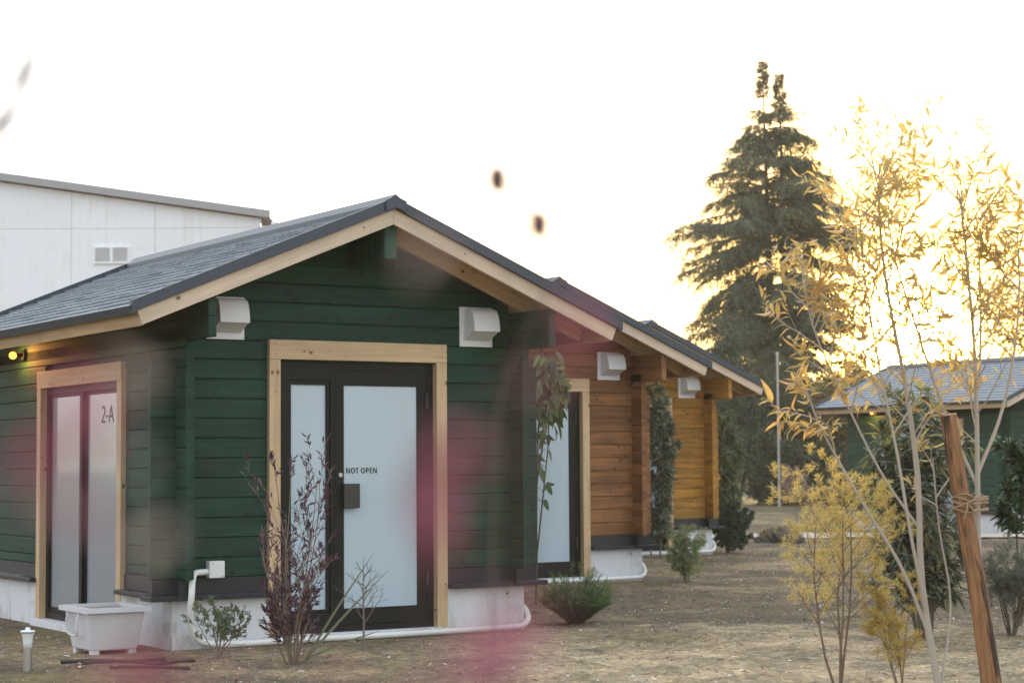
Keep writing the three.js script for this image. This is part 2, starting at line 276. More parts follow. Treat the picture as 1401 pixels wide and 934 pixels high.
// ------------------------------------------------------------------ log cabins
const W = 2.987, T = 0.066, Q = 0.194, MID = W / 2, R = 2.0476, HR = 3.272, HE = 2.4313, OV = 0.637, BACK = -4.60, DEEP = -4.05, HB = 0.515, FT = 0.366, CH = 0.148;
const SL = (HR - HE) / R, AL = Math.atan(SL), roofY = x => HR - SL * Math.abs(x - MID);
const bold = await new FontLoader().loadAsync('fonts/droid/droid_sans_bold.typeface.json');
const font = await new FontLoader().loadAsync('fonts/droid/droid_sans_regular.typeface.json');
let logSeed = 1;
function logGeo(a0, a1, b0, b1, h, t = T) {           // a log plank along x: left end a0 (bottom) to a1 (top), right end b0 to b1, outer face z = 0
  const c = 0.0085, prof = [[c, 0], [h - c, 0], [h, -c], [h, -t + c], [h - c, -t], [c, -t], [0, -t + c], [0, -c]];
  const P = [], U = [], du = hash(logSeed, 7, 3) * 2.4, dv = hash(logSeed++, 11, 5) * 1.2; let acc = 0;
  const xl = y => lerp(a0, a1, y / h), xr = y => lerp(b0, b1, y / h);
  const put = (x, y, z, u, v) => { P.push(x, y, z); U.push(u + du, v + dv); };
  for (let k = 0; k < 8; k++) {
    const [y0, z0] = prof[k], [y1, z1] = prof[(k + 1) % 8], s = Math.hypot(y1 - y0, z1 - z0);
    const A = [xl(y0), y0, z0], B = [xr(y0), y0, z0], C = [xr(y1), y1, z1], D = [xl(y1), y1, z1];
    for (const [q, v] of [[A, acc], [B, acc], [C, acc + s], [A, acc], [C, acc + s], [D, acc + s]]) put(...q, q[0], v);
    acc += s;
  }
  for (let k = 1; k < 7; k++) for (const [e, order] of [[xl, [0, k + 1, k]], [xr, [0, k, k + 1]]]) for (const o of order) put(e(prof[o][0]), prof[o][0], prof[o][1], prof[o][1] * 3, prof[o][0] * 3);
  const g = new THREE.BufferGeometry(); g.setAttribute('position', new THREE.Float32BufferAttribute(P, 3)); g.setAttribute('uv', new THREE.Float32BufferAttribute(U, 2)); g.computeVertexNormals(); return g;
}
function tubeGeo(points, radius, seg = 60, sides = 10) { return new THREE.TubeGeometry(new THREE.CatmullRomCurve3(points.map(p => V(...p)), false, 'catmullrom', 0.4), seg, radius, sides, false); }
const hoodGeo = (() => { const s = new THREE.Shape(); s.moveTo(0, 0.05); s.lineTo(0, 0.295); s.lineTo(0.075, 0.295); s.bezierCurveTo(0.135, 0.293, 0.165, 0.25, 0.175, 0.115); s.lineTo(0.15, 0.115); s.lineTo(0.01, 0.05); const g = new THREE.ExtrudeGeometry(s, { depth: 0.235, bevelEnabled: true, bevelSize: 0.003, bevelThickness: 0.003, bevelSegments: 1, curveSegments: 14 }); g.rotateY(-Math.PI / 2); g.translate(0.1175, 0, 0); return g; })();
// ExtrudeGeometry runs along z; after the turn the profile's x is the cabin's z
function cabin(pos, o) {
  const root = thing('log_cabin', o.label, 'cabin', pos, 'log cabins in a row'), lm = o.mat, r = rngOf(o.seed);
  const pick = () => lm[Math.floor(r() * lm.length)];
  const fp = [[-0.036, 0.036], [0.80, 0.036], [0.80, -0.11], [2.25, -0.11], [2.25, 0.036], [W + 0.036, 0.036], [W + 0.036, DEEP - 0.036], [-0.036, DEEP - 0.036], [-0.036, -2.90], [0.10, -2.90], [0.10, -1.05], [-0.036, -1.05]];
  const fg = new THREE.ExtrudeGeometry(new THREE.Shape(fp.map(p => new THREE.Vector2(p[0], -p[1]))), { depth: FT + 0.12, bevelEnabled: false }); fg.rotateX(-Math.PI / 2); fg.translate(0, -0.12, 0);
  const F = mesh('foundation', metreUV(fg), M.plaster, root);
  for (const x of [0.35, 2.86]) { const b = new THREE.CylinderGeometry(0.008, 0.008, 0.006, 10); b.rotateX(Math.PI / 2); mesh('bolt', b.translate(x, 0.30, 0.038), M.handle, F); }
  // base flashing: an upstand and a projecting drip lip, wrapped round the log ends
  const bf = [];
  bf.push(box(0.02, 0.742, FT + 0.03, HB, -0.03, 0.012), box(2.306, W - 0.02, FT + 0.03, HB, -0.03, 0.012));
  bf.push(rbox(-Q - 0.035, 0.742, FT - 0.006, FT + 0.034, -0.11, 0.105, 0.006), rbox(2.306, W + Q + 0.035, FT - 0.006, FT + 0.034, -0.11, 0.105, 0.006));
  for (const x of [-0.012, W - T - 0.012]) bf.push(rbox(x, x + T + 0.024, FT + 0.034, HB - 0.002, 0.012, 0.11, 0.004), rbox(x - 0.015, x + T + 0.04, FT - 0.004, FT + 0.036, 0.09, 0.125, 0.006));
  for (const [x0, x1] of [[-Q + 0.012, 0.02], [W - 0.02, W + Q - 0.012]]) bf.push(rbox(x0, x1, FT + 0.034, HB - 0.002, -T - 0.012, 0.01, 0.004));
  bf.push(rbox(-0.10, -0.03, FT - 0.004, FT + 0.032, -0.98, -0.111, 0.006), rbox(-0.10, -0.03, FT - 0.004, FT + 0.032, DEEP, -2.95, 0.006), rbox(W + 0.03, W + 0.10, FT - 0.004, FT + 0.032, DEEP, -0.111, 0.006));
  bf.push(box(-0.012, 0.03, FT + 0.032, HB, -0.98, -T - 0.012), box(-0.012, 0.03, FT + 0.032, HB, DEEP, -2.95), box(W - 0.03, W + 0.012, FT + 0.032, HB, DEEP, -T - 0.012));
  mesh('base_flashing', mergeGeometries(bf.map(g => g.index ? g.toNonIndexed() : g)), M.trim, root);

  // front wall: lining with the gable shape, logs as children
  const gablePts = [[0.03, HB - 0.1], [W - 0.03, HB - 0.1], [W - 0.03, roofY(W) - 0.02], [MID, HR - 0.02], [0.03, roofY(0) - 0.02]];
  const FW = mesh('front_wall', shapeHoles(gablePts, [], 0.02, -T - 0.021), M.inside, root);
  const addLog = (parent, g, x, y, z, ry) => { const m = mesh('log', g, pick(), parent); m.position.set(x, y, z); if (ry) m.rotation.y = ry; return m; };
  for (let k = 0, y = HB; y < HR - 0.12; k++, y += CH) {
    const h = CH - 0.0015, yt = y + h, lim = q => (HR - 0.006 - q) / SL;
    if (yt < 2.24) { addLog(FW, logGeo(-Q, -Q, 0.80, 0.80, h), 0, y, 0); addLog(FW, logGeo(2.245, 2.245, W + Q, W + Q, h), 0, y, 0); }
    else { const b = Math.min(MID - T - 0.001, lim(y)), t = Math.min(MID - T - 0.001, Math.max(0.01, lim(yt))); addLog(FW, logGeo(MID - b, MID - t, MID + b, MID + t, h), 0, y, 0); }
  }
  // back wall
  mesh('back_wall', shapeHoles(gablePts, [], T, DEEP), lm[0], root);
  // side walls: courses half a log out of step with the front
  const SWL = mesh('side_wall', box(T + 0.001, T + 0.02, HB - 0.1, 2.5, DEEP + T, -T), M.inside, root), SWR = mesh('side_wall', box(W - T - 0.02, W - T - 0.001, HB - 0.1, 2.5, DEEP + T, -T), M.inside, root);
  const first = CH / 2;
  for (let k = 0, y = HB; y < 2.24; k++) {
    const h = (k ? CH : first) - 0.0015, door = y < 2.08;
    // outer face of the left wall looks to -x: local x = world z
    if (door) { addLog(SWL, logGeo(-1.06, -1.06, Q, Q, h), 0, y, 0, -Math.PI / 2); addLog(SWL, logGeo(DEEP - Q, DEEP - Q, -2.88, -2.88, h), 0, y, 0, -Math.PI / 2); }
    else addLog(SWL, logGeo(DEEP - Q, DEEP - Q, Q, Q, h), 0, y, 0, -Math.PI / 2);
    addLog(SWR, logGeo(-Q, -Q, -DEEP + Q, -DEEP + Q, h), W, y, 0, Math.PI / 2);
    y += k ? CH : first;
  }
  // top plates of the side walls run out under the verge; ridge beam
  for (const x of [0, W - T]) { for (const [y0, y1] of [[2.268, 2.414], [2.416, Math.min(2.575, roofY(x + (x ? T : 0)) - 0.02)]]) mesh('plate_beam', rbox(x, x + T, y0, y1, BACK + 0.05, OV - 0.045, 0.005), pick(), root); }
  mesh('ridge_beam', shiftUV(upright(rbox(MID - 0.055, MID + 0.055, 2.90, HR - 0.035, BACK + 0.05, OV - 0.05, 0.005)), 0.3, 0.5), lm[2], root);

  // roof: deck, rafters, boards, flashings, shingles
  const deckPts = [[MID - R - 0.03, HE + 0.002 - SL * 0.03], [MID, HR + 0.002], [MID + R + 0.03, HE + 0.002 - SL * 0.03], [MID + R + 0.03, HE + 0.032 - SL * 0.03], [MID, HR + 0.032], [MID - R - 0.03, HE + 0.032 - SL * 0.03]];
  const deck = new THREE.ExtrudeGeometry(new THREE.Shape(deckPts.map(p => new THREE.Vector2(...p))), { depth: OV - 0.004 - BACK, bevelEnabled: false }); deck.translate(0, 0, BACK);
  const RF = mesh('roof', metreUV(deck), M.pine, root);
  const bx = 0.114 * Math.cos(AL), slopeLen = R / Math.cos(AL);
  const half = s => [[MID, HR], [MID, HR - 0.1135], [MID + s * (R - Math.sin(AL) * bx), HE - Math.cos(AL) * bx], [MID + s * R, HE]];
  const board = (s, z0, d, drop, cut) => { const p = half(s).map(q => [q[0], q[1] - drop]); if (cut) for (const i of [2, 3]) { p[i][0] -= s * cut; p[i][1] += cut * SL; } if (s < 0) p.reverse(); return shapeHoles(p, [], d, z0); };
  const inclinedUV = (g, s) => { const p = g.attributes.position, u = g.attributes.uv; for (let i = 0; i < p.count; i++) { const x = s * (p.getX(i) - MID), y = p.getY(i) - HR; u.setXY(i, x * Math.cos(AL) - y * Math.sin(AL) + s, x * Math.sin(AL) + y * Math.cos(AL) + p.getZ(i)); } return g; };
  for (const s of [-1, 1]) {
    const vb = mesh('verge_board', inclinedUV(board(s, OV - 0.036, 0.036, 0.001, 0), s), M.verge, root); if (s > 0) vb.position.x = 0.0015; else vb.position.x = -0.0015;
    mesh('rafter', inclinedUV(board(s, 0.20, 0.045, 0.001, 0.05), s), M.pine, root);
    mesh('rafter', inclinedUV(board(s, BACK, 0.036, 0.001, 0), s), M.verge, root);
    // eave board square to the slope, with a metal drip above it
    const eb = box(-0.014, 0.014, -0.106, 0, BACK, OV - 0.0375); const e = mesh('eave_board', shiftUV(eb, s * 0.7, 0.2), M.pine, root); e.position.set(MID + s * (R - 0.014), HE - 0.001, 0); e.rotation.z = s * -AL;
    const ed = rbox(-0.02, 0.012, -0.012, 0.052, BACK - 0.02, OV + 0.018, 0.003); const d = mesh('eave_flashing', ed, M.metal, root); d.position.set(MID + s * (R + 0.028), HE + 0.002 - SL * 0.03, 0); d.rotation.z = s * -AL;
    const vp = [[MID, HR + 0.006], [MID, HR + 0.088], [MID + s * (R + 0.05), HE + 0.088 - SL * 0.05], [MID + s * (R + 0.05), HE + 0.006 - SL * 0.05]]; if (s > 0) vp.reverse();
    mesh('verge_flashing', shapeHoles(vp, [], 0.05, OV - 0.022), M.metal, root);
    const vq = vp.map(q => [...q]); mesh('verge_flashing', shapeHoles(vq, [], 0.03, BACK - 0.024), M.metal, root);
  }
  const rc = [[-0.095, -0.086], [-0.09, -0.052], [0, 0.018], [0.09, -0.052], [0.095, -0.086], [0, -0.04]].map(p => new THREE.Vector2(MID + p[0], HR + 0.094 + p[1]));
  const rcg = new THREE.ExtrudeGeometry(new THREE.Shape(rc), { depth: OV + 0.042 - BACK, bevelEnabled: false }); rcg.translate(0, 0, BACK - 0.008); mesh('ridge_cap', rcg, M.metal, root);
  const capf = [[-0.088, -0.115], [-0.088, -0.034], [0, 0.002], [0.088, -0.034], [0.088, -0.115], [0, -0.084]].map(p => [MID + p[0], HR + 0.094 + p[1]]).reverse(); mesh('ridge_end_cap', shapeHoles(capf, [], 0.014, OV + 0.03), M.metal, root);
  // shingle courses
  const rows = 15, ex = slopeLen / rows, tabs = 18, tw = (OV - 0.03 - BACK) / tabs;
  const sg = w => { const L = ex + 0.03, g = new THREE.BoxGeometry(L, 0.015, w - 0.007); const p = g.attributes.position; for (let i = 0; i < p.count; i++) if (p.getX(i) > 0 && p.getY(i) > 0) p.setY(i, -0.003); g.computeVertexNormals(); return metreUV(g); };
  const full = sg(tw), halfG = sg(tw / 2);
  for (const s of [-1, 1]) {
    const place = (m, k, z, jit) => { const a = (k + 0.5) * ex + 0.012; m.position.set(MID + s * (R + 0.028 - a * Math.cos(AL)), HE - SL * 0.028 + 0.041 + a * Math.sin(AL) + jit, z); m.rotation.z = s > 0 ? Math.PI - AL + 0.05 : AL - 0.05; if (s > 0) m.rotation.x = 0; };
    const merged = [];
    for (let k = 0; k < rows; k++) for (let j = 0; j <= tabs; j++) {
      const odd = k % 2; let z, g;
      if (!odd) { if (j === tabs) continue; z = BACK + (j + 0.5) * tw; g = full; } else if (j === 0) { z = BACK + 0.25 * tw; g = halfG; } else if (j === tabs) { z = OV - 0.03 - 0.25 * tw; g = halfG; } else { z = BACK + j * tw; g = full; }
      const jit = (r() - 0.5) * 0.003;
      if (s < 0 && o.shingles) { const m = mesh('shingle', g, M.shingle[Math.floor(r() * 4)], RF); place(m, k, z, jit); }
      else if (s < 0) { const m = new THREE.Mesh(g); place(m, k, z, jit); m.updateMatrix(); merged.push(g.clone().applyMatrix4(m.matrix)); }
    }
    if (merged.length) { const m = mesh('shingles', mergeGeometries(merged), M.shingle[0], RF); m.userData.kind = 'stuff'; }
    if (s > 0) { const p = [[MID, HR + 0.034], [MID, HR + 0.046], [MID + R, HE + 0.046], [MID + R, HE + 0.034]].reverse(); mesh('roof_covering', shapeHoles(p, [], OV - 0.03 - BACK, BACK), M.shingle[0], RF); }
  }
  // front doorway
  const C = mesh('door_casing', shiftUV(rbox(0.744, 2.304, 2.152, 2.30, -0.03, 0.042, 0.003), 0.4, 0.9), M.pine, root);
  mesh('jamb', shiftUV(upright(rbox(0.744, 0.838, 0.058, 2.151, -0.03, 0.040, 0.003)), 0.1, 0.33), M.pine, C); mesh('jamb', shiftUV(upright(rbox(2.210, 2.304, 0.058, 2.151, -0.03, 0.040, 0.003)), 1.3, 0.71), M.pine, C);
  const nailG = new THREE.CylinderGeometry(0.0045, 0.0045, 0.003, 8); nailG.rotateX(Math.PI / 2);
  for (const [x, y] of [[0.79, 2.27], [0.79, 2.19], [1.25, 2.226], [1.78, 2.226], [2.258, 2.27], [2.258, 2.19], [0.791, 1.9], [0.791, 1.3], [0.791, 0.6], [0.791, 0.12], [2.257, 1.9], [2.257, 1.3], [2.257, 0.6], [2.257, 0.12]]) mesh('nail', nailG, M.handle, C).position.set(x, y, y > 2.15 ? 0.0425 : 0.0405);
  const DF = mesh('door_frame', shapeHoles(rect(0.839, 2.209, 0.062, 2.151), [rect(1.335, 2.150, 0.11, 2.075), rect(0.93, 1.292, 0.20, 2.00)], 0.075, -0.10), M.black, root);
  mesh('sidelight_sash', shapeHoles(rect(0.932, 1.290, 0.202, 1.998), [rect(0.960, 1.263, 0.237, 1.964)], 0.05, -0.085), M.black, DF);
  mesh('sidelight_pane', box(0.961, 1.262, 0.238, 1.963, -0.07, -0.052), M.film, DF);
  mesh('sill', rbox(0.801, 2.249, -0.03, 0.061, -0.109, 0.055, 0.004), M.plaster, DF);
  const LD = mesh('front_door', shapeHoles(rect(1.338, 2.147, 0.114, 2.072), [rect(1.411, 2.067, 0.236, 1.962)], 0.055, -0.083), M.black, root);
  mesh('pane', box(1.412, 2.066, 0.237, 1.961, -0.062, -0.040), M.film, LD);
  const hd = mesh('handle', rbox(1.391, 1.528, 1.010, 1.200, -0.020, 0.026, 0.004), M.handle, LD); hd.position.z = -0.006;
  const kh = new THREE.CylinderGeometry(0.018, 0.018, 0.012, 14); kh.rotateX(Math.PI / 2); mesh('lock', kh.translate(1.378, 1.268, -0.023), M.steel, LD);
  for (const y of [0.45, 1.85]) { const hg = new THREE.CylinderGeometry(0.011, 0.011, 0.12, 10); mesh('hinge', hg.translate(2.148, y, -0.018), M.handle, LD); }
  const tg = new TextGeometry('NOT OPEN', { font: bold, size: 0.043, depth: 0.0012, curveSegments: 4 }); tg.computeBoundingBox(); const tb = tg.boundingBox; tg.translate(-tb.min.x, -tb.min.y, 0); tg.scale(0.272 / (tb.max.x - tb.min.x), 1, 1); tg.translate(1.436, 1.279, -0.0395); mesh('lettering', tg, M.ink, LD);
  // side doorway (local axes of a wall that looks to -x)
  const turn = -Math.PI / 2, side = (name, g, m, p = root) => { const q = mesh(name, g, m, p); if (p === root) q.rotation.y = turn; return q; };
  const SC = side('side_door_casing', shiftUV(rbox(-2.965, -0.987, 2.02, 2.165, -0.02, 0.045, 0.003), 0.2, 0.6), M.pine);
  side('jamb', shiftUV(upright(rbox(-2.965, -2.868, 0.058, 2.019, -0.02, 0.043, 0.003)), 0.6, 0.2), M.pine, SC); side('jamb', shiftUV(upright(rbox(-1.082, -0.987, 0.058, 2.019, -0.02, 0.043, 0.003)), 0.2, 0.8), M.pine, SC);
  const SD = side('side_door', shapeHoles(rect(-2.867, -1.083, 0.06, 2.019), [rect(-2.80, -1.15, 0.115, 1.965)], 0.07, -0.085), M.black);
  side('sliding_sash', shapeHoles(rect(-2.799, -2.03, 0.117, 1.963), [rect(-2.775, -2.092, 0.16, 1.935)], 0.025, -0.052), M.black, SD); side('pane', box(-2.774, -2.093, 0.161, 1.934, -0.044, -0.034), M.frost, SD);
  side('sliding_sash', shapeHoles(rect(-2.035, -1.151, 0.117, 1.963), [rect(-1.985, -1.19, 0.16, 1.935)], 0.025, -0.078), M.black, SD); side('pane', box(-1.984, -1.191, 0.161, 1.934, -0.07, -0.06), M.frost, SD);
  const ag = new TextGeometry('2-A', { font, size: 0.135, depth: 0.0012, curveSegments: 5 }); ag.computeBoundingBox(); const ab = ag.boundingBox; ag.translate(-ab.min.x, -ab.min.y, 0); ag.scale(0.27 / (ab.max.x - ab.min.x), 1, 1); ag.translate(-1.675, 1.70, -0.0595); side('lettering', ag, M.ink, SD);
  side('sill', rbox(-2.93, -1.02, -0.03, 0.057, -0.06, 0.10, 0.004), M.plaster, SD);
  // vent hoods
  for (const x of [0.392, 2.595]) {
    const p = mesh('vent_hood', rbox(x - 0.155, x + 0.155, 2.291, 2.612, 0.001, 0.016, 0.004), M.white, root);
    const h = mesh('hood', hoodGeo, M.white, p); h.position.set(x, 2.295, 0.016);
    for (const [a, b] of [[-0.14, 2.305], [0.14, 2.305], [-0.14, 2.597], [0.14, 2.597]]) mesh('screw', nailG, M.steel, p).position.set(x + a, b, 0.0165);
  }
  // junction box and the white conduit
  const jb = mesh('junction_box', rbox(0.236, 0.362, 0.516, 0.642, 0.013, 0.085, 0.008), M.pvc, root);
  for (const [a, b] of [[0.262, 0.628], [0.342, 0.532]]) { const c = new THREE.CylinderGeometry(0.004, 0.004, 0.004, 8); c.rotateX(Math.PI / 2); mesh('screw', c.translate(a, b, 0.086), M.handle, jb); }
  mesh('conduit', tubeGeo([[0.24, 0.563, 0.05], [0.19, 0.562, 0.058], [0.125, 0.555, 0.075], [0.085, 0.505, 0.125], [0.066, 0.41, 0.155], [0.064, 0.30, 0.14], [0.088, 0.16, 0.10], [0.165, 0.06, 0.09], [0.32, 0.03, 0.095], [0.55, 0.026, 0.10], [1.03, 0.03, 0.10], [1.6, 0.028, 0.10], [2.2, 0.03, 0.10], [2.86, 0.034, 0.095], [2.99, 0.048, 0.085], [3.055, 0.10, 0.05], [3.045, 0.17, 0.015], [3.02, 0.19, 0.0]], 0.024, 150, 12), M.pvc, root);
  // a lit bulb beside the side door
  const lp = mesh('wall_lamp', (() => { const g = new THREE.CylinderGeometry(0.045, 0.05, 0.03, 18); g.rotateZ(Math.PI / 2); return g.translate(-0.016, 2.335, -3.40); })(), M.black, root);
  const arm = new THREE.CylinderGeometry(0.016, 0.020, 0.06, 14); arm.rotateZ(Math.PI / 2); mesh('socket', arm.translate(-0.058, 2.335, -3.40), M.black, lp);
  mesh('bulb', new THREE.SphereGeometry(0.034, 18, 14).translate(-0.115, 2.330, -3.40), new THREE.MeshStandardMaterial({ color: lin(0.9, 0.7, 0.4), emissive: lin(1, 0.34, 0.05), emissiveIntensity: 2.2 }), lp);
  const pl = new THREE.PointLight(lin(1, 0.42, 0.10), 0.8, 0, 2); pl.position.set(-0.115, 2.330, -3.40); pl.castShadow = true; pl.name = 'bulb_light'; root.add(pl);
  return root;
}
cabin(CABINS[0], { mat: M.green, seed: 101, shingles: true, label: 'dark green log cabin with the 2-A side door and a lit bulb' });
cabin(CABINS[1], { mat: M.brown, seed: 102, label: 'reddish brown stained log cabin between the green and orange cabins' });
cabin(CABINS[2], { mat: M.orange, seed: 103, label: 'bright orange stained log cabin at the end of the row' });
cabin(CABINS[3], { mat: M.green, seed: 104, label: 'far green log cabin half hidden behind the staked saplings' });

// ------------------------------------------------------------------ white hall behind the green cabin
{
  const t = thing('white_hall', 'large white hall with a sloping grey roof edge behind the green cabin', 'building', [13.42, 0, -27.2]);
  t.rotation.y = -0.5649;   // local x to the camera's side, local z towards it
  // local: right corner of the facade at x = 0
  const k = 0.1475, top = x => 6.98 - k * x;
  const siding = tex(1024, 512, (i, j) => { const a = fbm(i / 60, j / 45, 131, 5, 0, 0), b = fbm(i / 14, j / 120, 133, 4, 0, 0), rib = 0.5 + 0.5 * Math.cos(i / 1024 * Math.PI * 2 * 32); const s = sstep(0.52, 0.75, a * 0.6 + b * 0.4); const v = 0.985 - 0.03 * s - 0.008 * rib; return [v, v * (1 - 0.01 * s), v * (1 - 0.03 * s)]; }, true); siding.repeat.set(0.16, 0.16);
  const wm = [lin(0.85, 0.855, 0.86), lin(0.83, 0.835, 0.835), lin(0.86, 0.865, 0.875)].map(c => new THREE.MeshStandardMaterial({ color: c, map: siding, roughness: 0.7 }));
  const wall = mesh('wall', shapeHoles([[-30, 0], [0, 0], [0, top(0)], [-30, top(-30)]], [], 0.2, -0.23), wm[0], t);
  const xs = [-30, -24, -18, -13.2, -10.0, -4.3, -2.4, 0], rr = rngOf(8);
  for (let i = 0; i < xs.length - 1; i++) { const a = xs[i] + 0.004, b = xs[i + 1] - 0.004; mesh('panel', shapeHoles([[a, 6.78], [b, 6.78], [b, top(b)], [a, top(a)]], [], 0.03, -0.03), wm[i % 3], wall); for (const [y0, y1] of [[3.4, 6.772], [0, 3.392]]) mesh('panel', shapeHoles(rect(a, b, y0, y1), [], 0.03, -0.03), wm[(i + 1 + (y0 ? 0 : 1)) % 3], wall); }
  mesh('side_wall', box(-0.2, 0, 0, 6.7, -22, -0.24), wm[0], t);
  const rg = shapeHoles([[-30, top(-30) + 0.03], [0.25, top(0.25) + 0.03], [0.25, top(0.25) + 0.20], [-30, top(-30) + 0.21]], [], 22, -21.8); mesh('roof', rg, new THREE.MeshStandardMaterial({ color: lin(0.34, 0.33, 0.33), roughness: 0.6 }), t);
  mesh('gutter', mergeGeometries([rbox(0.26, 0.42, 6.72, 6.90, -22, 0.12, 0.02), box(0.05, 0.25, 6.76, 6.80, -22, 0.1)].map(g => g.index ? g.toNonIndexed() : g)), wm[2], t);
  const vt = mesh('louvre_vent', shapeHoles(rect(-3.78, -2.98, 5.97, 6.36), [rect(-3.75, -3.41, 6.0, 6.33), rect(-3.35, -3.01, 6.0, 6.33)], 0.05, 0.001), wm[2], t);
  mesh('backing', box(-3.76, -3.0, 5.99, 6.34, 0.0015, 0.006), M.inside, vt);
  for (const x0 of [-3.75, -3.35]) for (let q = 0; q < 7; q++) { const g = new THREE.BoxGeometry(0.34, 0.045, 0.008); g.rotateX(0.7); mesh('slat', g.translate(x0 + 0.17, 6.02 + q * 0.047, 0.03), wm[2], vt); }
}

// ------------------------------------------------------------------ small things near the green cabin
{ // planter
  const t = thing('planter_box', 'pale grey plastic planter box on the sand by the side door', 'planter', [-0.475, 0, -0.17]);
  const pm = new THREE.MeshStandardMaterial({ color: lin(0.58, 0.57, 0.58), roughness: 0.5 });
  const taper = (w0, d0, w1, d1, y0, y1, r) => { const g = new RoundedBoxGeometry(1, 1, 1, 3, r); const p = g.attributes.position; for (let i = 0; i < p.count; i++) { const f = p.getY(i) + 0.5; p.setXYZ(i, p.getX(i) * lerp(w0, w1, f), lerp(y0, y1, f), p.getZ(i) * lerp(d0, d1, f)); } g.computeVertexNormals(); return g; };
  mesh('body', taper(0.35, 0.40, 0.43, 0.52, 0.025, 0.30, 0.05), pm, t);
  const rim = shapeHoles([[-0.245, -0.29], [0.245, -0.29], [0.245, 0.29], [-0.245, 0.29]], [[[-0.20, -0.245], [0.20, -0.245], [0.20, 0.245], [-0.20, 0.245]]], 0.035, 0); rim.rotateX(-Math.PI / 2); rim.translate(0, 0.30, 0); mesh('rim', rim, pm, t);
  mesh('soil', box(-0.2, 0.2, 0.30, 0.312, -0.245, 0.245), new THREE.MeshStandardMaterial({ color: lin(0.30, 0.26, 0.22), roughness: 1 }), t);
  for (const x of [-1, 1]) for (const z of [-1, 1]) mesh('foot', rbox(x * 0.14 - 0.03, x * 0.14 + 0.03, -0.01, 0.04, z * 0.165 - 0.03, z * 0.165 + 0.03, 0.006), pm, t);
  mesh('side_handle', tubeGeo([[-0.225, 0.31, -0.10], [-0.25, 0.24, -0.11], [-0.245, 0.15, -0.10], [-0.235, 0.13, 0.0], [-0.245, 0.15, 0.10], [-0.25, 0.24, 0.11], [-0.225, 0.31, 0.10]], 0.008, 40, 8), pm, t);
}
{ // solar path light
  const t = thing('path_light', 'small steel garden light with a frosted flared head', 'garden light', [-1.373, groundY(-1.373, 0.792), 0.792]);
  mesh('post', new THREE.CylinderGeometry(0.028, 0.028, 0.165, 20).translate(0, 0.07, 0), M.steel, t);
  mesh('diffuser', new THREE.LatheGeometry([[0.0, 0.152], [0.028, 0.152], [0.030, 0.19], [0.034, 0.225], [0.042, 0.25], [0.045, 0.255], [0.0, 0.255]].map(p => new THREE.Vector2(...p)), 24), new THREE.MeshStandardMaterial({ color: lin(0.74, 0.74, 0.72), roughness: 0.4 }), t);
  mesh('cap', new THREE.LatheGeometry([[0, 0.256], [0.05, 0.256], [0.048, 0.268], [0.018, 0.272], [0.014, 0.288], [0, 0.292]].map(p => new THREE.Vector2(...p)), 24), M.white, t);
}
{ // dark hoses on the sand
  const hm = new THREE.MeshStandardMaterial({ color: lin(0.03, 0.027, 0.026), roughness: 0.6 });
  const H = [[[-1.08, 0.62], [-0.85, 0.58], [-0.6, 0.62], [-0.34, 0.66]], [[-1.02, 0.86], [-0.75, 0.80], [-0.5, 0.84], [-0.2, 0.83]], [[-0.92, 1.1], [-0.65, 1.06], [-0.35, 1.1]]];
  H.forEach((h, k) => { const m = mesh(numbered('drip_hose'), tubeGeo(h.map(([x, z]) => [x, groundY(x, z) + 0.014, z]), 0.013 - 0.001 * k, 40, 8), hm, scene); tag(m, ['black drip hose on the sand closest to the planter', 'black drip hose on the sand between two other hoses', 'shortest black drip hose lying on the sand'][k], 'hose', 'drip hoses on the sand'); });
}

// ------------------------------------------------------------------ plants
function plant(name, label, category, pos, group) { const y = groundY(pos[0], pos[2]); return thing(name, label, category, [pos[0], (pos[1] || 0) + y, pos[2]], group); }
{ // dark purple shrub before the front door
  const t = plant('purple_shrub', 'tall dark purple leaved shrub in front of the green door', 'shrub', [0.25, 0, 1.445]), r = rngOf(201), G = new Grow(), L = new Grow(), tips = [];
  for (let k = 0; k < 15; k++) { const a = r() * 6.28, sp = k < 4 ? 0.08 + 0.08 * r() : 0.25 + 0.5 * r(), d = V(Math.cos(a) * sp - 0.02, 1, Math.sin(a) * sp).normalize(); grow(G, tips, r, V(Math.cos(a) * 0.03, -0.02, Math.sin(a) * 0.03), d, k < 4 ? 1.18 + 0.22 * r() : 0.45 + 0.45 * r(), 0.0075, 2, { split: [7, 4], ang: 0.5, lenK: 0.34, rK: 0.5, tipN: 6, leafLvl: 1, wob: 0.16, trop: 0.05, tipFrom: 0.2, rMin: 0.0018, from: 0.25 }); }
  for (const { p, d } of tips) { if (p.y < 0.12 || r() < 0.3) continue; for (let k = 0; k < 1; k++) L.leaf(p, tilt(d, r, 0.25 + 0.5 * r()), rdir(r), 0.035 + 0.035 * r(), 0.009 + 0.006 * r(), vary(r() < 0.2 ? [0.17, 0.10, 0.11] : [0.085, 0.03, 0.045], r, 0.35), 0.12, 0.25); }  // the paler pinkish share of leaves paints highlights into the colour
  mesh('stems', G.geo(), barkMat(lin(0.22, 0.16, 0.11)), t); mesh('foliage', L.geo(), leafMat(0.25), t);
}
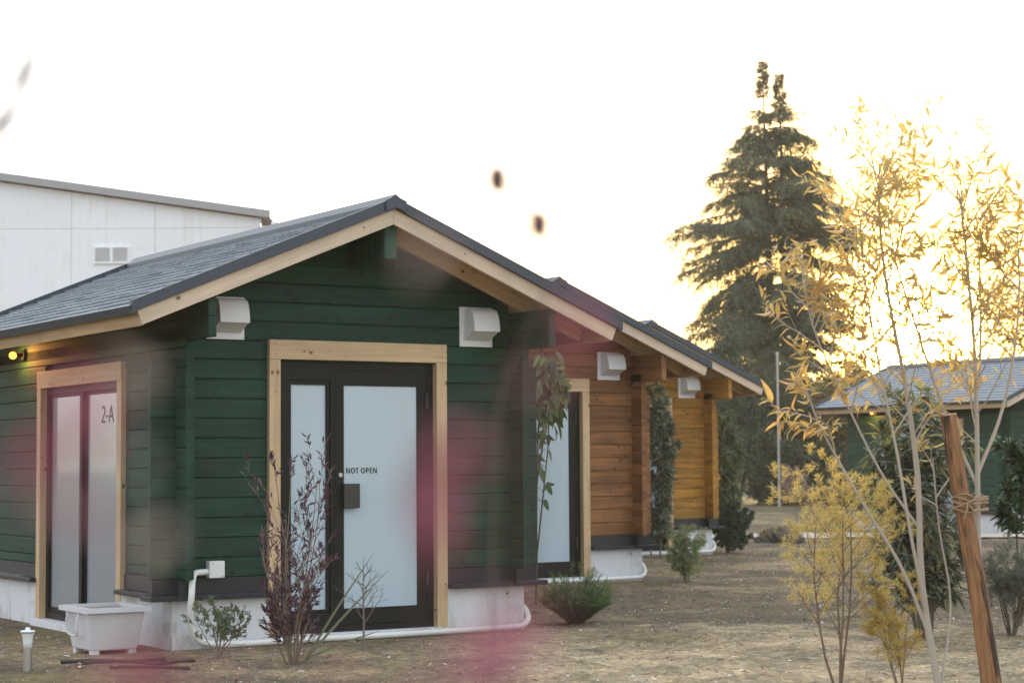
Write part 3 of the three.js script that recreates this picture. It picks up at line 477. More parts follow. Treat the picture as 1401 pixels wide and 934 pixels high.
{ // bare sapling
  const t = plant('bare_sapling', 'tiny bare grey sapling before the not open door', 'sapling', [1.094, 0, 0.883]), r = rngOf(205), G = new Grow(), tips = [];
  G.tube([V(0, -0.03, 0), V(0.004, 0.2, 0), V(-0.004, 0.42, 0.004), V(0.002, 0.68, 0)], [0.009, 0.0075, 0.005, 0.0015], 6);
  for (let k = 0; k < 13; k++) { const y = 0.2 + 0.4 * (k / 13), a = k * 2.4 + r(); grow(G, tips, r, V(0, y, 0), V(Math.cos(a), 0.75, Math.sin(a)).normalize(), 0.26 * (1 - 0.6 * k / 13), 0.0045, 2, { split: [4, 3], ang: 0.6, lenK: 0.45, rK: 0.55, wob: 0.25, trop: 0.03, rMin: 0.0012 }); }
  mesh('branches', G.geo(), barkMat(lin(0.17, 0.14, 0.12)), t);
}
{ // small grey-green shrub by the conduit
  const t = plant('small_shrub', 'low grey green shrub with small leaves by the white conduit', 'shrub', [-0.039, 0, 0.854]), r = rngOf(207), G = new Grow(), L = new Grow(), tips = [];
  for (let k = 0; k < 9; k++) { const a = r() * 6.28, d = V(Math.cos(a) * 0.45, 1, Math.sin(a) * 0.45).normalize(); grow(G, tips, r, V(0, -0.02, 0), d, 0.30 + 0.10 * r(), 0.005, 2, { split: [6, 5], ang: 0.6, lenK: 0.42, rK: 0.55, wob: 0.25, trop: 0.05, tipN: 5, tipFrom: 0.3, rMin: 0.0012, from: 0.35 }); }
  for (const { p, d } of tips) { if (p.y < 0.13) continue; for (let k = 0; k < 2; k++) L.leaf(p, tilt(d, r, 0.9 * r() + 0.3), rdir(r), 0.016 + 0.012 * r(), 0.008, vary(r() < 0.3 ? [0.26, 0.27, 0.12] : [0.13, 0.17, 0.085], r, 0.3), 0.1, 0.2); }
  mesh('stems', G.geo(), barkMat(lin(0.19, 0.15, 0.11)), t); mesh('foliage', L.geo(), LEAF, t);
}
{ // a few sword leaves beside the purple shrub
  const t = plant('flax_plant', 'few long pale green sword leaves beside the purple shrub', 'plant', [0.40, 0, 1.34]), r = rngOf(209), L = new Grow();
  const S = [[0.42, 0.84, 0.25, 0.86], [0.62, 0.70, 0.1, 0.84], [0.95, 0.45, 0.3, 0.55]];
  for (const [x, y, z, len] of S) { const d = V(x, y, z).normalize(); let p = V(0, 0, 0); const n = 8, pts = []; const dd = d.clone(); for (let k = 0; k <= n; k++) { pts.push(p.clone()); dd.y -= 0.02; dd.normalize(); p = p.clone().addScaledVector(dd, len / n); } L.c = L.c; const s = d.clone().cross(V(0, 0, 1)).normalize().multiplyScalar(0.010); const b = L.p.length / 3; pts.forEach((q, k) => { const w = 1 - Math.pow(k / n, 3); for (const e of [-1, 0, 1]) { L.p.push(q.x + s.x * e * w, q.y + s.y * e * w, q.z + s.z * e * w + Math.abs(e) * 0.006); L.c.push(...[0.24, 0.25, 0.16]); } }); for (let k = 0; k < n; k++) for (let e = 0; e < 2; e++) { const a = b + k * 3 + e; L.i.push(a, a + 1, a + 4, a, a + 4, a + 3); } }
  mesh('blades', L.geo(), LEAF, t);
}
{ // dense needle bush by the brown cabin
  const t = plant('needle_bush', 'round dense green needle bush before the brown cabin', 'bush', [3.70, 0, -0.213]), r = rngOf(211), G = new Grow(), L = new Grow();
  for (let k = 0; k < 210; k++) {
    const a = r() * 6.28, sp = Math.sqrt(r()) * 1.7, d = V(Math.cos(a) * sp, 1.05, Math.sin(a) * sp).normalize(), len = (0.40 + 0.13 * r()) * (1 - 0.2 * sp); const b = V(Math.cos(a) * 0.06 * r(), -0.01, Math.sin(a) * 0.06 * r()), e = b.clone().addScaledVector(d, len); G.tube([b, b.clone().lerp(e, 0.5).add(V(0, 0.02, 0)), e], [0.004, 0.003, 0.001], 4);
    for (let q = 0; q < 75; q++) { const f = 0.22 + 0.78 * r(), p = b.clone().lerp(e, f); p.y += 0.02 * Math.sin(f * 3.1); L.blade(p, tilt(d, r, 0.25 + 0.55 * r()), rdir(r), 0.035 + 0.035 * r(), 0.0042, vary(f > 0.85 ? [0.15, 0.21, 0.06] : [0.065, 0.115, 0.035], r, 0.3)); }
  }
  mesh('stems', G.geo(), barkMat(lin(0.12, 0.09, 0.06)), t); mesh('foliage', L.geo(), LEAF, t);
}
// feathery shrubs: thin stems with fine narrow leaflets
function feathery(name, label, pos, seed, h, w, cols, o = {}) {
  const t = plant(name, label, o.cat || 'shrub', pos, o.group), r = rngOf(seed), G = new Grow(), L = new Grow(), tips = [];
  for (let k = 0; k < (o.stems ?? 5); k++) { const a = r() * 6.28, sp = (o.spread ?? w / h) * (0.2 + 0.8 * r()); grow(G, tips, r, V(Math.cos(a) * 0.02, -0.02, Math.sin(a) * 0.02), V(Math.cos(a) * sp, 1, Math.sin(a) * sp).normalize(), h * (0.62 + 0.34 * r()), o.rad ?? 0.008, 3, { split: o.split || [7, 5, 4], ang: o.ang ?? 0.75, lenK: 0.42, rK: 0.5, wob: 0.2, trop: o.trop ?? 0.02, tipN: o.tipN ?? 6, leafLvl: 1, tipFrom: 0.15, rMin: 0.0011, from: o.from ?? 0.35 }); }
  for (const { p, d } of tips) { if (p.y < (o.clear ?? 0.1)) continue; if (o.keep && !o.keep(p, r)) continue; for (let k = 0; k < (o.n ?? 3); k++) L.blade(p.clone().addScaledVector(rdir(r), 0.008), tilt(d, r, 0.4 + 0.7 * r()), rdir(r), (o.len ?? 0.03) * (0.7 + 0.7 * r()), o.wid ?? 0.005, vary(cols[Math.floor(r() * cols.length)], r, 0.3)); }
  mesh('stems', G.geo(), barkMat(o.bark || lin(0.20, 0.15, 0.10)), t); mesh('foliage', L.geo(), o.mat || LEAF_HI, t); return t;
}
feathery('wispy_shrub', 'wispy light green feathery shrub before the orange cabin', [8.118, 0, -4.459], 221, 0.70, 0.26, [[0.24, 0.29, 0.09], [0.34, 0.36, 0.12], [0.18, 0.24, 0.08]], { stems: 5, n: 3, len: 0.05, wid: 0.005, clear: 0.03, from: 0.1, split: [8, 5, 3], tipN: 4 });
feathery('yellow_acacia', 'tall yellow feathery shrub in front of the sandy lane', [2.239, 0, 4.726], 223, 1.46, 0.42, [[0.74, 0.54, 0.13], [0.64, 0.54, 0.18], [0.56, 0.54, 0.20], [0.78, 0.52, 0.14]], { stems: 4, n: 3, len: 0.034, wid: 0.0034, rad: 0.009, clear: 0.42, split: [9, 6, 3], tipN: 6, from: 0.34, spread: 0.19, bark: lin(0.17, 0.11, 0.07), group: null });
feathery('golden_acacia', 'small golden feathery shrub beside the staked sapling', [2.52, 0, 4.95], 227, 0.72, 0.3, [[0.60, 0.38, 0.03], [0.44, 0.34, 0.07], [0.54, 0.42, 0.10]], { stems: 4, n: 2, len: 0.034, wid: 0.0045, rad: 0.006, clear: 0.06, split: [7, 4, 3], from: 0.2, spread: 0.3 });
feathery('grey_bush', 'thin twiggy grey green bush by the log post', [5.75, 0, 2.75], 229, 0.80, 0.35, [[0.15, 0.16, 0.10], [0.20, 0.20, 0.13]], { stems: 14, n: 2, len: 0.04, wid: 0.004, clear: 0.2, split: [6, 4, 3], spread: 0.42, from: 0.3, bark: lin(0.15, 0.12, 0.09) });
feathery('dark_shrub', 'narrow dark green shrub at the corner of the orange cabin', [13.0, 0, -9.85], 231, 0.78, 0.24, [[0.06, 0.085, 0.05], [0.09, 0.11, 0.065], [0.05, 0.07, 0.04]], { stems: 10, n: 5, len: 0.055, wid: 0.013, clear: 0.04, split: [7, 4, 3], from: 0.1, spread: 0.30, mat: LEAF });
feathery('reddish_sapling', 'thin pale reddish feathery sapling near the soil heap', [17.2, 0, -13.1], 233, 1.30, 0.4, [[0.36, 0.24, 0.17], [0.28, 0.22, 0.15]], { stems: 2, n: 3, len: 0.06, wid: 0.008, clear: 0.55, split: [8, 5, 3], spread: 0.1, ang: 0.9, from: 0.45 });
// leafy plants
function leafy(name, label, pos, seed, h, o) {
  const t = plant(name, label, o.cat || 'plant', pos, o.group), r = rngOf(seed), G = new Grow(), L = new Grow(), tips = [];
  for (let k = 0; k < (o.stems ?? 3); k++) { const a = o.az ? o.az[k] : r() * 6.28, sp = (o.spread ?? 0.15) * (0.3 + 0.7 * r()); grow(G, tips, r, V(Math.cos(a) * (o.foot ?? 0.03), -0.03, Math.sin(a) * (o.foot ?? 0.03)), V(Math.cos(a) * sp, 1, Math.sin(a) * sp).normalize(), h * (0.72 + 0.26 * r()), o.rad ?? 0.012, o.lvl ?? 2, { split: o.split || [8, 4], ang: o.ang ?? 0.7, lenK: o.lenK ?? 0.32, rK: 0.5, wob: o.wob ?? 0.14, trop: o.trop ?? 0.03, tipN: o.tipN ?? 6, leafLvl: o.leafLvl ?? 1, tipFrom: 0.2, rMin: 0.0018, from: o.from ?? 0.15, seg: 6 }); }
  for (const { p, d } of tips) { if (p.y < (o.clear ?? 0.1) || (o.keep && !o.keep(p, r))) continue; for (let k = 0; k < (o.n ?? 2); k++) { const q = tilt(d, r, 0.5 + 0.8 * r()); q.y -= (o.droop ?? 0.2) * (0.5 + r()); q.normalize(); L.leaf(p, q, V((r() - 0.5) * 0.8, 1, (r() - 0.5) * 0.8), o.len * (0.65 + 0.6 * r()), o.wid * (0.7 + 0.5 * r()), vary(o.cols[Math.floor(r() * o.cols.length)], r, 0.28), o.bow ?? 0.14, 0.2); } }
  mesh('stems', G.geo(), barkMat(o.bark || lin(0.16, 0.13, 0.09)), t); mesh('foliage', L.geo(), o.mat || LEAF, t); return t;
}
leafy('olive_tree', 'slim dense evergreen sapling covering the door of the orange cabin', [11.22, 0, -9.24], 241, 2.55, { cat: 'tree', stems: 4, spread: 0.10, foot: 0.06, len: 0.12, wid: 0.022, n: 4, clear: 0.25, cols: [[0.09, 0.12, 0.06], [0.13, 0.16, 0.08], [0.09, 0.12, 0.06], [0.38, 0.36, 0.22]], split: [24, 4], lenK: 0.11, droop: 0.35, from: 0.1 });  // last, pale leaf colour is a painted highlight on some leaves
leafy('corner_climber', 'light green drooping sapling behind the corner of the orange cabin', [13.25, 0, -10.15], 243, 2.2, { cat: 'tree', stems: 3, spread: 0.08, len: 0.13, wid: 0.028, n: 3, clear: 0.7, cols: [[0.16, 0.20, 0.07], [0.22, 0.25, 0.10], [0.11, 0.15, 0.06]], split: [14, 4], lenK: 0.16, droop: 0.55, from: 0.3 });
leafy('evergreen_tree', 'bushy dark evergreen tree with long leaves behind the pale saplings', [4.941, 0, 2.636], 245, 1.9, { cat: 'tree', stems: 6, spread: 0.20, foot: 0.05, rad: 0.017, len: 0.14, wid: 0.036, n: 2, clear: 0.22, mat: LEAF_HI, cols: [[0.10, 0.13, 0.055], [0.14, 0.165, 0.07], [0.08, 0.105, 0.05], [0.34, 0.30, 0.09]], split: [14, 4], lenK: 0.28, droop: 0.45, from: 0.12, bark: lin(0.11, 0.085, 0.06) });  // last, golden leaf colour paints in leaves lit by the low sun
leafy('glossy_laurel', 'glossy dark leaved shrub rising to the electric box of the far cabin', [6.55, 0, 2.05], 247, 1.55, { cat: 'shrub', stems: 4, spread: 0.14, len: 0.11, wid: 0.034, n: 2, clear: 0.75, cols: [[0.05, 0.085, 0.045], [0.07, 0.11, 0.055], [0.10, 0.14, 0.05]], split: [8, 4], lenK: 0.22, droop: 0.1, from: 0.5, mat: GLOSS });
leafy('hedge_shrub', 'dark green rounded shrub before the white base of the far cabin', [17.2, 0, -4.6], 249, 0.95, { cat: 'shrub', stems: 12, spread: 0.6, len: 0.07, wid: 0.03, n: 3, clear: 0.06, cols: [[0.05, 0.075, 0.035], [0.08, 0.10, 0.05]], split: [8, 4], lenK: 0.3, droop: 0.1, from: 0.1 });
{ // three-lobed leaf sapling between the green and the brown cabin: every leaf its own mesh
  const t = thing('lobed_sapling', 'slender sapling with three lobed glossy leaves before the brown door', 'tree', [4.95, 0, -2.75]), r = rngOf(251), G = new Grow();
  const S = [[V(0, -0.03, 0), V(0.0, 0.45, 0.02), V(0.04, 0.88, 0.05), V(0.10, 1.58, 0.10), V(0.07, 2.15, 0.13), V(0.04, 2.4, 0.14)], [V(0, 0.3, 0), V(-0.06, 0.9, 0.05), V(0.02, 1.5, 0.1), V(0.12, 1.95, 0.12), V(0.15, 2.15, 0.12)], [V(0, 0.2, 0), V(-0.05, 1.0, 0.1), V(-0.04, 1.6, 0.12), V(0.0, 2.2, 0.12)]];
  for (const s of S) G.tube(s, s.map((_, k) => 0.012 - 0.0018 * k), 6, null);
  const lobes = new THREE.Shape(); lobes.moveTo(0, 0); lobes.bezierCurveTo(0.16, 0.12, 0.28, 0.34, 0.50, 0.52); lobes.bezierCurveTo(0.36, 0.60, 0.22, 0.52, 0.15, 0.46); lobes.bezierCurveTo(0.20, 0.66, 0.12, 0.86, 0, 1.0); lobes.bezierCurveTo(-0.12, 0.86, -0.20, 0.66, -0.15, 0.46); lobes.bezierCurveTo(-0.22, 0.52, -0.36, 0.60, -0.50, 0.52); lobes.bezierCurveTo(-0.28, 0.34, -0.16, 0.12, 0, 0);
  const oval = new THREE.Shape(); oval.moveTo(0, 0); oval.bezierCurveTo(0.3, 0.2, 0.3, 0.6, 0, 1); oval.bezierCurveTo(-0.3, 0.6, -0.3, 0.2, 0, 0);
  const bend = s => { const g = new THREE.ShapeGeometry(s, 5); const p = g.attributes.position; for (let i = 0; i < p.count; i++) p.setZ(i, -0.28 * p.getY(i) * p.getY(i) + 0.5 * Math.abs(p.getX(i)) * 0.3); g.computeVertexNormals(); return g; };
  const geos = [bend(lobes), bend(oval)], mats = [[0.09, 0.14, 0.05], [0.12, 0.17, 0.05], [0.15, 0.20, 0.05], [0.08, 0.11, 0.055], [0.11, 0.15, 0.045]].map(c => new THREE.MeshPhysicalMaterial({ color: lin(...c), roughness: 0.93, transmission: 0.35, thickness: 0, side: THREE.DoubleSide }));
  const trunk = G; let count = 0;
  const put = (p, d, size) => { const m = mesh('leaf', geos[r() < 0.6 ? 0 : 1], mats[Math.floor(r() * 5)], t); m.position.copy(p); const y = d.clone().normalize(), x = y.clone().cross(tilt(V(0, 1, 0), r, 0.5)).normalize(), z = x.clone().cross(y); m.quaternion.setFromRotationMatrix(new THREE.Matrix4().makeBasis(x, y, z)); m.rotateY((r() - 0.5) * 0.8); m.scale.setScalar(size); count++; };
  for (const s of S) { const c = new THREE.CatmullRomCurve3(s); for (let k = 0; k < 56; k++) { const f = k < 12 ? 0.36 + 0.38 * r() : 0.74 + 0.26 * r(), p = c.getPoint(f), a = r() * 6.28, out = V(Math.cos(a), 0.25 + 0.5 * r(), Math.sin(a)).normalize(), pl = 0.06 + 0.11 * r(), e = p.clone().addScaledVector(out, pl); trunk.tube([p, p.clone().lerp(e, 0.6).add(V(0, 0.012, 0)), e], [0.0028, 0.0022, 0.002], 4); put(e, V(Math.cos(a) * 0.7, -0.5 - 0.7 * r(), Math.sin(a) * 0.7), 0.12 + 0.10 * r()); } }
  mesh('trunk', trunk.geo(), barkMat(lin(0.10, 0.09, 0.06)), t);
}
{ // soil heap with dry tufts
  const t = thing('soil_heap', 'low dark heap of soil with dry tufts beside the pale path', 'soil heap', [16.1, 0, -12.3]), r = rngOf(255), g = new THREE.SphereGeometry(1, 60, 32, 0, 6.2832, 0, 1.6), p = g.attributes.position, L = new Grow();
  for (let i = 0; i < p.count; i++) { const n = 0.5 + 0.95 * fbm(p.getX(i) * 5 + 9, p.getZ(i) * 5 + p.getY(i) * 4, 257, 4); p.setXYZ(i, p.getX(i) * 0.42 * n, p.getY(i) * 0.24 * n - 0.01, p.getZ(i) * 0.36 * n); } g.computeVertexNormals();
  for (let k = 0; k < 420; k++) { const a = r() * 6.28, q = Math.sqrt(r()) * 0.36; L.blade(V(Math.cos(a) * q, 0.17 * (1 - q * q * 6), Math.sin(a) * q), V(Math.cos(a) * 0.5, 1, Math.sin(a) * 0.5).normalize(), rdir(r), 0.08 + 0.14 * r(), 0.007, vary([0.44, 0.33, 0.12], r, 0.3)); }
  mesh('soil', g, new THREE.MeshStandardMaterial({ color: lin(0.075, 0.06, 0.048), roughness: 1 }), t); mesh('tufts', L.geo(), LEAF_HI, t);
}

// staked saplings: pale stems, drooping narrow leaves
const leafGeos = [[0.22, 0.5], [0.16, 0.3], [0.3, 0.9]].map(([fold, bow]) => { const n = 6, P = [], I = []; for (let k = 0; k <= n; k++) { const f = k / n, w = 0.5 * Math.pow(Math.sin(Math.PI * Math.pow(f, 0.8)), 0.9) + 0.002, y = -bow * 0.45 * f * f; P.push(-w, y + w * fold, f, 0, y, f, w, y + w * fold, f); } for (let k = 0; k < n; k++) for (const e of [0, 1]) { const a = k * 3 + e; I.push(a, a + 3, a + 1, a + 1, a + 3, a + 4); } const g = new THREE.BufferGeometry(); g.setAttribute('position', new THREE.Float32BufferAttribute(P, 3)); g.setIndex(I); g.computeVertexNormals(); return g; });
const goldMats = [[0.60, 0.42, 0.14], [0.53, 0.41, 0.13], [0.66, 0.46, 0.17], [0.46, 0.38, 0.11], [0.62, 0.38, 0.12]].map(c => new THREE.MeshPhysicalMaterial({ color: lin(...c), roughness: 0.97, transmission: 0.72, thickness: 0, side: THREE.DoubleSide }));
function sapling(label, pos, seed, stems, want, keep) {
  const t = thing('staked_sapling', label, 'tree', pos, 'pale stemmed saplings'), r = rngOf(seed), G = new Grow(), L = new Grow(), tips = [], o = V(...pos);
  for (const s of stems) {
    const pts = new THREE.CatmullRomCurve3(s.pts.map(p => V(...p).sub(o))).getPoints(18); G.tube(pts, pts.map((_, k) => lerp(s.r, s.e ?? 0.004, k / 18)), 8);
    for (let k = 0; k < s.twigs; k++) { const f = lerp(s.from, 0.99, (k + r() * 0.8) / s.twigs) * 18, a = Math.min(17, Math.floor(f)), p = pts[a].clone().lerp(pts[a + 1], f - a), d = pts[a + 1].clone().sub(pts[a]).normalize(); grow(G, tips, r, p, tilt(d, r, 0.55 + 0.45 * r()), (s.tl ?? 0.55) * (0.6 + 0.7 * r()) * (1 - 0.35 * f / 18), 0.0055, 1, { split: [4], ang: 0.6, lenK: 0.55, rK: 0.6, wob: 0.22, trop: 0.035, tipN: 6, tipFrom: 0.35, leafLvl: 1, rMin: 0.0016 }); }
  }
  mesh('trunk', G.geo(), new THREE.MeshStandardMaterial({ color: lin(0.42, 0.36, 0.29), roughness: 0.75 }), t);
  let n = 0; const ok = tips.filter(q => keep(q.p.clone().add(o), r));
  for (let k = ok.length - 1; k > 0; k--) { const j = Math.floor(r() * (k + 1)); [ok[k], ok[j]] = [ok[j], ok[k]]; }
  for (const { p, d } of ok) {
    const q = tilt(d, r, 0.4 + 0.7 * r()); q.y -= 0.25 + 0.4 * r(); q.normalize(); const len = 0.065 + 0.085 * r() * r() + 0.03 * r(), wid = len * (0.15 + 0.09 * r());
    if (n < want) { const m = mesh('leaf', leafGeos[Math.floor(r() * 3)], goldMats[Math.floor(r() * 5)], t); m.position.copy(p); const x = q.clone().cross(tilt(V(0, 1, 0), r, 0.6)).normalize(), y = q.clone().cross(x); m.quaternion.setFromRotationMatrix(new THREE.Matrix4().makeBasis(x, y, q)); m.scale.set(wid, len, len); n++; }
    else L.leaf(p, q, tilt(V(0, 1, 0), r, 0.6), len * 0.8, wid * 0.85, vary([0.58, 0.42, 0.14], r, 0.22), 0.25, 0.22);
  }
  if (L.p.length) { const m = mesh('leaves', L.geo(), leafMat(0.72), t); m.userData.kind = 'stuff'; }
  return t;
}
const sparse = (p, r) => p.y > 2.7 ? r() < 0.75 : p.y > 1.4 ? r() < 0.95 : r() < 0.2;
sapling('pale multi stemmed sapling leaning beside the log post, leaves golden', [2.634, 0, 5.15], 301, [
  { pts: [[2.634, -0.03, 5.15], [2.526, 0.619, 5.128], [2.487, 1.259, 5.151], [2.407, 1.813, 5.141], [2.309, 2.326, 5.117], [2.25, 2.80, 5.119], [2.26, 3.06, 5.12]], r: 0.024, from: 0.38, twigs: 32, tl: 0.66 },
  { pts: [[2.60, 0.25, 5.14], [2.40, 0.714, 5.10], [2.154, 1.093, 5.05], [1.90, 1.55, 4.97], [1.82, 1.75, 4.955]], r: 0.013, from: 0.6, twigs: 5, tl: 0.3 },
  { pts: [[2.56, 0.42, 5.135], [2.38, 0.9, 5.2], [2.26, 1.4, 5.22], [2.14, 1.95, 5.2], [2.05, 2.45, 5.2], [2.02, 2.8, 5.2]], r: 0.012, from: 0.42, twigs: 20, tl: 0.55 },
  { pts: [[2.50, 0.95, 5.14], [2.36, 1.25, 5.0], [2.16, 1.7, 4.9], [1.98, 2.1, 4.85], [1.9, 2.35, 4.85]], r: 0.009, from: 0.45, twigs: 13, tl: 0.5 },
  { pts: [[2.63, 0.02, 5.16], [2.76, 0.5, 5.12], [2.70, 0.95, 5.10], [2.66, 1.35, 5.1]], r: 0.008, from: 0.7, twigs: 3, tl: 0.3 },
], 280, sparse);
sapling('straight pale sapling roped to the log post, leaves golden', [2.947, 0, 5.193], 303, [
  { pts: [[2.947, -0.03, 5.193], [2.904, 0.609, 5.212], [2.879, 1.255, 5.244], [2.85, 1.902, 5.274], [2.79, 2.5, 5.285], [2.74, 2.92, 5.283]], r: 0.023, from: 0.44, twigs: 24, tl: 0.58 },
  { pts: [[2.879, 1.2, 5.235], [2.73, 1.6, 5.15], [2.60, 2.1, 5.06], [2.50, 2.5, 5.0], [2.47, 2.78, 4.96]], r: 0.012, from: 0.45, twigs: 12, tl: 0.55 },
  { pts: [[2.878, 1.26, 5.244], [3.02, 1.6, 5.30], [3.10, 2.0, 5.35], [3.12, 2.4, 5.38], [3.11, 2.72, 5.38]], r: 0.012, from: 0.45, twigs: 12, tl: 0.5 },
  { pts: [[2.86, 1.6, 5.26], [2.97, 2.0, 5.2], [2.98, 2.45, 5.2], [2.96, 2.80, 5.2]], r: 0.010, from: 0.4, twigs: 9, tl: 0.45 },
], 290, sparse);
{ // log post and rope
  const t = thing('log_post', 'leaning peeled log post with dark bark patches holding a sapling', 'post', [2.756, 0, 5.465]);
  const a = V(0, -0.12, 0), b = V(-0.264, 1.606, -0.049), n = 40, sides = 22, P = [], U = [], I = [], ax = b.clone().sub(a).normalize(), ex = V(1, 0, 0).addScaledVector(ax, -ax.x).normalize(), ey = ax.clone().cross(ex);
  for (let k = 0; k <= n; k++) for (let s = 0; s <= sides; s++) { const f = k / n, w = s / sides * Math.PI * 2, rad = lerp(0.060, 0.046, f) * (1 + 0.09 * (fbm(Math.cos(w) * 1.3 + 4, f * 5 + Math.sin(w) * 1.3, 401, 3) - 0.5)), c = a.clone().lerp(b, f).addScaledVector(ex, rad * Math.cos(w) + 0.012 * Math.sin(f * 5)).addScaledVector(ey, rad * Math.sin(w)); P.push(c.x, c.y, c.z); U.push(s / sides, f); }
  for (let k = 0; k < n; k++) for (let s = 0; s < sides; s++) { const q = k * (sides + 1) + s; I.push(q, q + 1, q + sides + 2, q, q + sides + 2, q + sides + 1); }
  const g = new THREE.BufferGeometry(); g.setAttribute('position', new THREE.Float32BufferAttribute(P, 3)); g.setAttribute('uv', new THREE.Float32BufferAttribute(U, 2)); g.setIndex(I); g.computeVertexNormals();
  const Wd = 256, Hd = 1024, hb = new Float32Array(Wd * Hd), hf = new Float32Array(Wd * Hd);
  for (let j = 0; j < Hd; j++) for (let i = 0; i < Wd; i++) { hb[j * Wd + i] = sstep(0.47, 0.64, 0.62 * fbm(i / 48, j / 230, 411, 4, 0, 0) + 0.38 * fbm(i / 7, j / 60, 413, 4, 0, 0)); hf[j * Wd + i] = fbm(i / 6, j / 80, 417, 3, 42, 0); }
  const map = tex(Wd, Hd, (i, j) => { const k = hb[j * Wd + i], f = 0.62 + 0.5 * hf[j * Wd + i]; return [lerp(0.62 * f, 0.24 * f, k), lerp(0.44 * f, 0.16 * f, k), lerp(0.285 * f, 0.11 * f, k)]; }, true), bump = tex(Wd, Hd, (i, j) => { const v = 0.5 * hb[j * Wd + i] + 0.4 * hf[j * Wd + i]; return [v, v, v]; });
  mesh('log', g, new THREE.MeshStandardMaterial({ map, roughness: 0.8, bumpMap: bump, bumpScale: 0.006 }), t);
  const cap = new THREE.CylinderGeometry(0.044, 0.045, 0.006, 20); const cm = mesh('cut_end', cap, barkMat(lin(0.42, 0.29, 0.17)), t); cm.position.copy(b).add(V(-0.006, 0, 0)); cm.quaternion.setFromUnitVectors(V(0, 1, 0), ax);
  // rope ties: coils round post and stem
  const r = rngOf(421), rt = thing('rope_tie', 'brown hemp rope tied round the log post and the sapling', 'rope', [2.59, 1.10, 5.43]), gs = [];
  const c0 = V(2.756 - 0.264 * 0.71, 1.10, 5.465 - 0.049 * 0.71).sub(rt.position), c1 = V(2.885, 1.10, 5.236).sub(rt.position), dir = c1.clone().sub(c0).setY(0), D = dir.length(); dir.normalize(); const sd = V(-dir.z, 0, dir.x);
  for (let k = 0; k < 6; k++) { const pts = [], y0 = -0.045 + k * 0.017; for (let q = 0; q < 28; q++) { const w = q / 28 * Math.PI * 2, cw = Math.cos(w), far = cw > 0, rad = far ? 0.03 : 0.060, cx = far ? D : 0; const p = c0.clone().addScaledVector(dir, cx + rad * cw).addScaledVector(sd, lerp(0.060, 0.03, far ? cw : 0) * Math.sin(w)); p.y += y0 + 0.012 * Math.sin(w * 2 + k * 1.7) + (r() - 0.5) * 0.004; pts.push(p); } gs.push(new THREE.TubeGeometry(new THREE.CatmullRomCurve3(pts, true), 80, 0.0055, 6, true)); }
  for (const [x, y] of [[0.05, -0.10], [-0.03, -0.09], [0.07, 0.05]]) { const s = c0.clone().addScaledVector(sd, 0.0).add(V(-0.03, 0, 0.062)); gs.push(new THREE.TubeGeometry(new THREE.CatmullRomCurve3([s, s.clone().add(V(x * 0.6, y * 0.4, 0.016)), s.clone().add(V(x, y, 0.004))]), 12, 0.005, 6)); }
  mesh('coil', mergeGeometries(gs), barkMat(lin(0.30, 0.20, 0.12)), rt);
}

